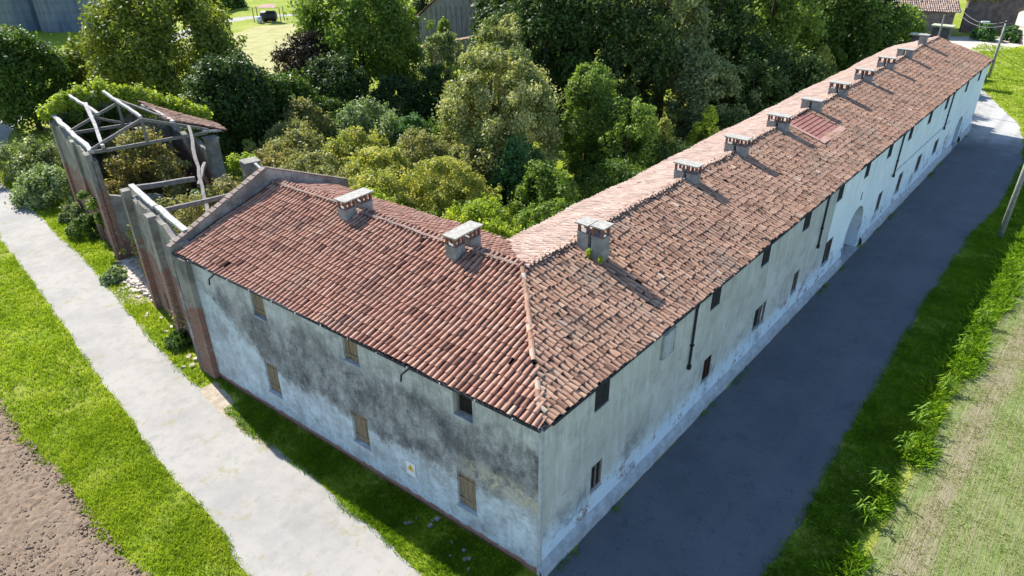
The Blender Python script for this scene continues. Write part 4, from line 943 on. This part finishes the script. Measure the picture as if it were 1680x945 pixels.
crest2('green creeper on the front of the second barn panel', [BP(17.2, .0, 2.6), BP(18.0, -.05, 3.4)], .22, 1200, 'bright', .1, 35, 1.5)
crest2('yellow green moss tuft beside the split chimney', [Vector((7.4, 3.8, 7.25)), Vector((7.4, 3.1, 7.05))], .1, 700, 'lime', .05, 36, .02)
for lab, t_, m_, h_, w_, mt in (('dark weeds at the foot of the second barn panel', 20.2, -.5, 1.1, 2.2, 'mid'), ('weeds at the foot of the outer barn panel', 23.6, -.4, .9, 1.8, 'grey'),
    ('pale weeds by the gateway rubble', 12.6, -.9, .45, 1.5, 'pale'), ('tufted weeds before the first barn panel', 3.4, -.4, .5, 1.4, 'mid')):
    x_, y_ = BPw(t_, m_); B(lab, 'bush', x_, y_, h_, w_, mt, 5000, .09, 'bush', nb=30, br=.16)

# ------------------------------------------------------------------ grass (uncountable)
def grass(name, P, h0, h1, wd, mat, seed, bl=5, spread=.06, lean=.5):
    r = np.random.default_rng(seed); P = np.repeat(P, bl, 0); n = len(P)
    a = r.uniform(0, 6.28, n); h_ = r.uniform(h0, h1, n); q = P + r.normal(0, spread, (n, 2))
    dx = np.cos(a); dy = np.sin(a); l = h_ * lean * r.uniform(.3, 1.2, n); b = r.uniform(0, 6.28, n)
    w2 = wd * r.uniform(.6, 1.3, n)
    z = np.full(n, .0)
    V = np.stack([np.c_[q[:, 0] - dx * w2, q[:, 1] - dy * w2, z], np.c_[q[:, 0] + dx * w2, q[:, 1] + dy * w2, z],
                  np.c_[q[:, 0] + np.cos(b) * l + dx * w2 * .3, q[:, 1] + np.sin(b) * l + dy * w2 * .3, h_ * .85], np.c_[q[:, 0] + np.cos(b) * l * 1.4, q[:, 1] + np.sin(b) * l * 1.4, h_ * .95]], 1).reshape(-1, 3)
    F = np.arange(n * 4).reshape(n, 4)
    o = npmesh(name, V, F, mat, None, np.repeat(r.random(n // bl), bl) * .6 + r.random(n) * .4); o['kind'] = 'stuff'
    return o
def scatter(xr, yr, dens, ok, seed, patch=.0, sc=1.2):
    r = np.random.default_rng(seed); n = int((xr[1] - xr[0]) * (yr[1] - yr[0]) * dens)
    P = np.c_[r.uniform(*xr, n), r.uniform(*yr, n)]
    k = ok(P[:, 0], P[:, 1])
    if patch: f = np.sin(P[:, 0] * sc + 2 * np.sin(P[:, 1] * .7 * sc)) + np.sin(P[:, 1] * 1.3 * sc + 1.5 * np.sin(P[:, 0] * 1.1 * sc)); k &= (f * .3 + r.random(n)) > patch
    return P[k]
llx = np.array(LL); lrx = np.array(LR); m1 = llx[:, 1].argsort(); 
def xl(y): return np.interp(y, llx[:14, 1], llx[:14, 0])
def xr_(y): return np.interp(y, lrx[:17, 1], lrx[:17, 0])
grassm = leafmat('grass_blades', [(0, (.12, .19, .015)), (.4, (.23, .33, .025)), (.75, (.36, .44, .04)), (.9, (.46, .46, .14)), (1, (.5, .46, .22))], .45)
grassd = leafmat('grass_blades_lush', [(0, (.07, .14, .008)), (.5, (.15, .27, .012)), (1, (.27, .38, .02))], .4)
grassy = leafmat('grass_blades_dry', [(0, (.15, .22, .04)), (.4, (.21, .28, .055)), (.7, (.29, .30, .10)), (1, (.36, .32, .17))], .4)
P = scatter((-9.0, -4.0), (4, 20), 330, lambda x, y: (x < xl(y) + .04 * np.sin(y * 3)) & (x > -8.15 + .15 * np.sin(y * .9) + .25 * np.sin(5.1 * y) * np.sin(1.7 * y)), 1, .12)
grass('grass', P, .05, .15, .012, grassm, 1)
P = scatter((-13, -2), (20, 46), 110, lambda x, y: (x < xl(y) + .04 * np.sin(y * 3)) & ((x > -8.2) | (y > 27.5)), 2, .1)
grass('grass', P, .06, .18, .018, grassm, 2)
P = scatter((-2.4, .3), (.6, 18), 300, lambda x, y: (x > xr_(y) - .08 + .04 * np.sin(y * 2.3)) & (x < TH * y) & ~((y > 15.2) & (x < -1.3)), 3, .08)
grass('grass', P, .05, .17, .012, grassd, 3)
P = scatter((-2.2, 7), (17.5, 60), 130, lambda x, y: (x > xr_(y) - .1) & (x < -1.0 + (y - 17.9) * .15 - .25) , 4, .1)
grass('grass', P, .06, .2, .018, grassm, 4)
P = scatter((-3, 60), (-7.9, -4.7), 190, lambda x, y: (y < np.interp(x, [q[0] for q in RR], [q[1] for q in RR]) + .08) & (y > -7.15 - .025 * x + .2 * np.sin(x * 1.1)), 5, .1)
grass('grass', P, .06, .19, .014, grassd, 5, 5, .08, .7)
P = scatter((0, 40), (-9.0, -6.9), 45, lambda x, y: (y > -7.35 - .028 * x + .25 * np.sin(x * .8)) & (y < -6.4 - .02 * x), 6, .35, 1.6)
grass('weeds', P, .15, .42, .022, grassd, 6, 8, .12, .8)
P = scatter((4, 40), (-20, -7.6), 75, lambda x, y: x > (-y - 7.6) * .8, 7, .3, 2.0)
grass('stubble_grass', P, .02, .08, .016, grassy, 7, 5, .09, .8)
P = scatter((40, 110), (-14, 8), 14, lambda x, y: y < np.interp(x, [q[0] for q in RR], [q[1] for q in RR]) - .2, 8, .2)
grass('grass', P, .08, .22, .05, grassm, 8, 5, .2, .7)
P = scatter((.5, 60), (-.42, -.14), 60, lambda x, y: np.sin(x * 1.9) + np.sin(x * .53 + 1) > .9, 12)
grass('wall_foot_weeds', P, .04, .16, .014, grassd, 12)
# tall maize-like weeds on the road bank
def weed(x, y, h_, label, seed):
    r = random.Random(seed); o = thing('tall_weed', label, 'weed', (x, y, 0), 'tall weeds on the road bank'); mb = MB()
    for s_ in range(5):
        bx, by = r.uniform(-.2, .2), r.uniform(-.2, .2); hh = h_ * r.uniform(.7, 1)
        mb2 = mb; mb2.tube([(bx, by, 0), (bx * 1.1, by * 1.1, hh * .8)], [.012, .006], 5)
        for k in range(7):
            a = r.uniform(0, 6.28); z = hh * (.15 + .11 * k); L = r.uniform(.3, .5); d = Vector((math.cos(a), math.sin(a), 0)); sd = Vector((-d.y, d.x, 0)) * .028; p = Vector((bx, by, z))
            q1 = p + d * L * .45 + UP * L * .38; q2 = p + d * L + UP * L * .05
            mb2.add([p - sd * .4, p + sd * .4, q1 + sd, q1 - sd], [(0, 1, 2, 3)]); mb2.add([q1 - sd, q1 + sd, q2], [(0, 1, 2)])
    mb.build('leaves', grassd, o); return o
for i, (x, y, h_, lb) in enumerate([(8.9, -6.9, 1.0, 'tall bladed weed lowest on the bank, nearest the bottom edge'), (10.6, -7.0, 1.1, 'second tall bladed weed up from the bottom edge'), (13.2, -7.1, 1.0, 'tall bladed weed a third of the way up the bank'),
    (15.2, -7.2, 1.2, 'bushy tall weed beside the dry strip, middle of the bank'), (18.5, -7.4, 1.0, 'pair topped tall weed above the middle of the bank'), (22.0, -7.4, 1.3, 'leafy tall weed below the large weed clump'), (25.5, -7.5, 1.3, 'large weed clump of the upper bank')]): weed(x, y, h_, lb, i)

# ------------------------------------------------------------------ rubble
def rubble(name, n, fn, s0, s1, mat, seed):
    r = random.Random(seed); mb = MB()
    for i in range(n):
        x, y, z = fn(r); s = r.uniform(s0, s1); a = r.uniform(0, 3.14); X = Vector((math.cos(a), math.sin(a), r.uniform(-.3, .3))).normalized(); Y = UP.cross(X).normalized(); mb.box((x, y, z), (s, s * r.uniform(.5, .9), s * r.uniform(.3, .7)), (X, Y, X.cross(Y)))
    o = mb.build(name, mat); o['kind'] = 'stuff'; return o
def g1(r): t_ = r.gauss(11.5, 1.1); m_ = r.gauss(.3, .4); p = BP(t_, m_); return p.x, p.y, max(0, .35 - abs(m_ - .2) * .3 - abs(t_ - 11.3) * .1) * r.random() + .03
rubble('soil_clods', 9000, gs, .012, .05, M['soil'], 9)
rubble('rubble', 800, g1, .05, .16, M['stone'], 3)
def g2(r): x = r.uniform(-1.5, -.4); y = r.uniform(1.5, 5.0); return x, y, .05
rubble('rubble', 12, g2, .04, .09, M['chim'], 4)
def g3(r): p = BP(r.uniform(.5, 7.5), -.5 + r.gauss(0, .18)); return p.x, p.y, .05
rubble('rubble', 22, g3, .04, .11, M['stone'], 5)
t = NT('dirt', .95, .05); t.col(t.mix(t.step(t.noise(3, 6, .7), .35, .65), (.30, .25, .19), (.42, .36, .28))).bump(t.noise(20), .5); M['dirt'] = t.m
flat('rubble_ground', [tuple(BP(8.6, -.9)[:2]), tuple(BP(10, -1.5)[:2]), tuple(BP(13, -1.3)[:2]), tuple(BP(14.9, -.3)[:2]), tuple(BP(14.9, 2.2)[:2]), tuple(BP(8.6, 2.0)[:2])], .006, M['dirt'])
ribbon('dirt_strip', [(-2.3, 11.5), (-2.3, 14), (-2.1, 17.4)], [(-2.1, 11.5), (-1.75, 14), (-1.2, 17.4)], .016, M['dirt'], .2, .12)

# ------------------------------------------------------------------ poles and cables
def pole(x, y, h_, label, lamp=False):
    o = thing('utility_pole', label, 'utility pole', (x, y, 0)); mb = MB(); mb.tube([(0, 0, -.1), (0, 0, h_ / 2), (0, 0, h_)], [.17, .14, .11], 12); mb.build('shaft', M['pole'], o, True)
    mb = MB(); mb.box((0, 0, h_ - .12), (.16, .16, .06)); mb.box((0, 0, h_ - .45), (.06, .22, .04)); mb.build('bracket', M['metal_dark'], o)
    if lamp:
        mb = MB(); mb.tube([(0, 0, h_ - .5), (-.5, .9, h_ - .2), (-.8, 1.5, h_ - .15)], .03, 6); a = mb.build('lamp_arm', M['metal_dark'], o)
        mb = MB(); mb.box((-.95, 1.85, h_ - .16), (.12, .42, .06), (Vector((.9, .43, 0)), Vector((-.43, .9, 0)), UP)); mb.build('lamp_head', M['white'], a)
    return o
pole(87.0, 2.7, 6.2, 'grey utility pole with a street lamp beyond the far house end', True)
pole(37.7, -6.35, 8.5, 'grey concrete utility pole on the bank cut by the right edge')
mb = MB(); mb.tube([(0, 0, 0), (.0, 0, 3.4)], .07, 8); o = thing('mast', 'thin pale mast standing beyond the far ridge end', 'mast', (68.5, 5.6, 5.2)); mb.build('shaft', M['pole'], o)
def cable(a, b, sagd, label):
    a = Vector(a); b = Vector(b); pts = [a.lerp(b, i / 16) - UP * sagd * (1 - (2 * i / 16 - 1) ** 2) for i in range(17)]
    mb = MB(); mb.tube(pts, .035, 5); o = mb.build('overhead_cable', M['cable'], None, True); tag(o, label, 'cable', 'overhead cables')
cable((87, 2.7, 6.1), (112, 11.6, 4.2), .9, 'upper slack cable from the lamp pole to the pink roofed barn')
cable((87, 2.7, 5.7), (112, 12.2, 4.0), 1.0, 'lower slack cable from the lamp pole to the pink roofed barn')
cable((87, 2.7, 6.1), (101.5, -1.8, 3.9), .4, 'cable from the lamp pole to the whitewashed house')
cable((87, 2.7, 5.7), (93, -2.5, 2.9), .2, 'short lower cable leaving the lamp pole to the right')

# ------------------------------------------------------------------ far buildings
def gabled(name, label, A, Bq, depth, eh, rh, wallm, roofm, over=.3, tiles=True, along=False):
    """gable wall from A to B (plan); the ridge runs away from it by depth. along=True: eave wall faces the camera"""
    A = Vector((*A, 0)); Bq = Vector((*Bq, 0)); o = thing(name, label, 'barn', tuple(A)); U = (Bq - A); W = U.length; U.normalize(); V_ = Vector((-U.y, U.x, 0))
    if V_.dot(Vector((.76, .65, 0))) < 0: V_ = -V_
    P = lambda u, v, z: U * u + V_ * v + UP * z
    mb = MB()
    if not along: pr = [(0, eh), (W / 2, rh), (W, eh)]
    if not along:
        for v in (0, depth): mb.add([P(0, v, 0), P(W, v, 0), P(W, v, eh), P(W / 2, v, rh), P(0, v, eh)], [(0, 1, 2, 3, 4)])
        mb.quad(P(0, 0, 0), P(0, depth, 0), P(0, depth, eh), P(0, 0, eh)); mb.quad(P(W, 0, 0), P(W, depth, 0), P(W, depth, eh), P(W, 0, eh))
    else:
        for u in (0, W): mb.add([P(u, 0, 0), P(u, depth, 0), P(u, depth, eh), P(u, depth / 2, rh), P(u, 0, eh)], [(0, 1, 2, 3, 4)])
        mb.quad(P(0, 0, 0), P(W, 0, 0), P(W, 0, eh), P(0, 0, eh)); mb.quad(P(0, depth, 0), P(W, depth, 0), P(W, depth, eh), P(0, depth, eh))
    mb.build('wall', wallm, o)
    span, length = (W, depth) if not along else (depth, W); sl_ = (rh - eh) / (span / 2)
    allp = []
    mb = MB()
    for s_ in (0, 1):
        def Q(a, l, z): return P(a if not s_ else span - a, l, z) if not along else P(l, a if not s_ else span - a, z)
        a0 = Q(-over, -over, eh - over * sl_ + .05); 
        mb.quad(a0, Q(-over, length + over, eh - over * sl_ + .05), Q(span / 2, length + over, rh + .05), Q(span / 2, -over, rh + .05))
        if tiles:
            bv = np.array(Q(span / 2, 0, rh) - Q(0, 0, eh)); bl = np.linalg.norm(bv) + over; bv /= np.linalg.norm(bv); av = np.array((Q(0, 1, 0) - Q(0, 0, 0)))
            allp += tile_field(np.array(a0) + np.array([0, 0, .06]), av, bv, length + 2 * over, bl, .3, .5, lambda P_: np.ones(len(P_), bool), 1.5, rad=.12, tl=.6, seed=int(W * 10) + s_)
    rf = mb.build('roof', roofm, o)
    if tiles:
        V, F, r_ = join(allp); npmesh('roof_tiles', V, F, roofm, rf, r_, True)
    return o, P, W
ob, P, W = gabled('old_barn', 'old grey barn with ivy on its gable and a reddish roof', (66.6, 62.6), (61.0, 71.2), 16, 3.6, 8.0, M['barnwood'], M['tile_road'])
mb = MB()
for i in range(12): mb.box(P(.9 + i * .75, -.04, 2.6), (.03, .03, 2.5))
mb.build('batten', M['timber'], ob)
# low tile capped wall
A = Vector((48.5, 57.6, 0)); Bq = Vector((64.5, 57.4, 0)); o = thing('courtyard_wall', 'crumbling low wall capped with tiles in front of the old grey barn', 'wall', tuple(A)); U = (Bq - A).normalized(); V_ = Vector((-U.y, U.x, 0))
mb = MB(); mb.box(U * 8 + UP * 1.3, (8, .22, 1.3), (U, V_, UP)); mb.build('masonry', M['ruin_x'], o)
mb = MB()
for i in range(50): mb.box(U * (.15 + i * .32) + UP * (2.68 + random.uniform(-.03, .03)), (.15, .4, .04), (U, V_, UP))
mb.build('coping_tiles', M['tile_road'], o)
gabled('pink_roofed_barn', 'low barn with a pinkish tiled roof at the top right, beyond the wood', (113.4, 12.4), (107.4, 23.6), 11, 3.7, 6.6, M['farwall'], M['tile_back'], .5, True, True)
oo, P, W = gabled('whitewashed_house', 'whitewashed house cut by the right edge beyond the pole', (109.0, .6), (113.8, -7.8), 9, 3.9, 5.6, M['farplaster'], M['tile_back'], .2, True, True)
# brown tall wall with dry creeper at the far right
A = Vector((119.5, 12.2, 0)); Bq = Vector((129.5, -6.5, 0)); o = thing('boundary_wall', 'tall brown wall under dry creeper at the top right corner', 'wall', tuple(A)); U = (Bq - A).normalized(); V_ = Vector((-U.y, U.x, 0)); Lw = (Bq - A).length
mb = MB(); mb.box(U * Lw / 2 + UP * 2.7, (Lw / 2, .4, 2.7), (U, V_, UP)); mb.build('masonry', M['farwall'], o)
crest2('dry pale creeper along the crest of the tall brown wall', [A + UP * 5.4, A + U * 8 + UP * 5.6, Bq + UP * 5.3], .55, 12000, 'ruinweed', .25, 41, .6)
# sheds beyond the far gable end
def shed(x, y, w_, d_, h_, label):
    o = thing('roadside_shed', label, 'shed', (x, y, 0)); mb = MB(); mb.box((0, 0, h_ / 2), (w_, d_, h_ / 2)); mb.build('wall', M['farwall'], o)
    mb = MB(); mb.box((0, 0, h_ + .08), (w_ + .25, d_ + .25, .08)); mb.build('roof_slab', M['slab_moss'], o)
shed(80.6, 7.6, .5, .85, 5.9, 'narrow dark shed with a mossy slab roof behind the far gable')
shed(76.5, 9.0, .3, .5, 5.4, 'small dark shed with a pale slab roof left of the mossy one')
# silos
def silo(x, y, r0, h_, label):
    o = thing('silo', label, 'silo', (x, y, 0), 'twin grain silos'); n = 96; mb = MB(); vs = []
    for z in (0, h_):
        for k in range(n): a = 2 * math.pi * k / n; rr_ = r0 + (.07 if k % 4 == 0 else 0) + (.03 if k % 2 else 0); vs.append((rr_ * math.cos(a), rr_ * math.sin(a), z))
    mb.add(vs, [(k, (k + 1) % n, n + (k + 1) % n, n + k) for k in range(n)]); mb.build('shell', M['silo'], o)
    mb = MB(); vs = [((r0 + .1) * math.cos(2 * math.pi * k / n), (r0 + .1) * math.sin(2 * math.pi * k / n), h_) for k in range(n)] + [(0, 0, h_ + 1.8)]; mb.add(vs, [(k, (k + 1) % n, n) for k in range(n)]); mb.build('roof', M['silo'], o)
    mb = MB()
    for j in range(9): mb.tube([((r0 + .09) * math.cos(a), (r0 + .09) * math.sin(a), h_ * (j + 1) / 10) for a in np.linspace(0, 2 * math.pi, 49)], .03, 5, cap=False)
    mb.build('hoop', M['silo'], o)
silo(29.2, 134.0, 4.6, 15, 'blue grey corrugated silo farthest to the left'); silo(34.2, 127.4, 4.7, 15, 'blue grey corrugated silo next to the feathery tree')
# shelter, tank and drum
sh = thing('shelter', 'open shelter with thin posts and a rusty sheet roof far off on the meadow', 'shelter', (58.6, 107.0, 0)); mb = MB()
sa = Vector((.7597, -.650, 0)).normalized(); sb = Vector((.65, .76, 0)).normalized(); sa = Vector((.65, -.76, 0)); sb = Vector((.76, .65, 0))
for a, b in ((-2.3, -1), (2.3, -1), (-2.3, 1), (2.3, 1)):
    mb = MB(); mb.beam(sa * a + sb * b, sa * a + sb * b + UP * 2.4, .06, .06); mb.build('post', M['timber'], sh)
mb = MB(); mb.add([sa * -1.5 - sb * 1.3 + UP * 2.45, sa * 1.6 - sb * 1.3 + UP * 2.4, sa * 1.3 + sb * 1.1 + UP * 2.75, sa * -1.0 + sb * 1.1 + UP * 2.75], [(0, 1, 2, 3)]); mb.box(sa * 0 + UP * 2.38 - sb * 1.0, (2.4, .05, .05), (sa, sb, UP)); mb.build('roof', M['rust'], sh)
tk = thing('water_tank', 'black horizontal tank lying under the open shelter', 'tank', (58.6, 107.0, 0)); mb = MB(); prf = [(-1.35, .3), (-1.3, .7), (-1.1, .85), (1.1, .85), (1.3, .7), (1.35, .3)]; mb.tube([sa * a + UP * .95 for a, _ in prf], [q for _, q in prf], 20); mb.build('vessel', M['black'], tk, True)
for q in (-.8, .8): mb = MB(); mb.box(UP * .12 + sa * q, (.12, .8, .12), (sa, sb, UP)); mb.build('cradle', M['timber'], tk)
dr = thing('barrel', 'pale grey barrel beside the black tank', 'barrel', (56.6, 106.9, 0)); mb = MB(); mb.tube([(0, 0, z) for z in (0, .02, .35, .37, .7, .72, 1.05)], [.42, .45, .45, .48, .48, .45, .44], 16); mb.build('body', M['clip'], dr, True)
# far tree line beyond the meadow
for i, (x, y, h_, w_, lb) in enumerate([(48, 140, 5, 12, 'far green bush row above the shelter, left part'), (62, 131, 5, 12, 'far green bush row above the shelter, right part'), (20, 118, 2.2, 10, 'low rough herbage at the foot of the silos'), (14.0, 96, 2.2, 7, 'rough herbage between the silos and the dark left tree')]):
    B(lb, 'bush', x, y, h_, w_, 'mid' if i < 2 else 'willow', 9000, .3, 'bush', nb=60, br=.1)
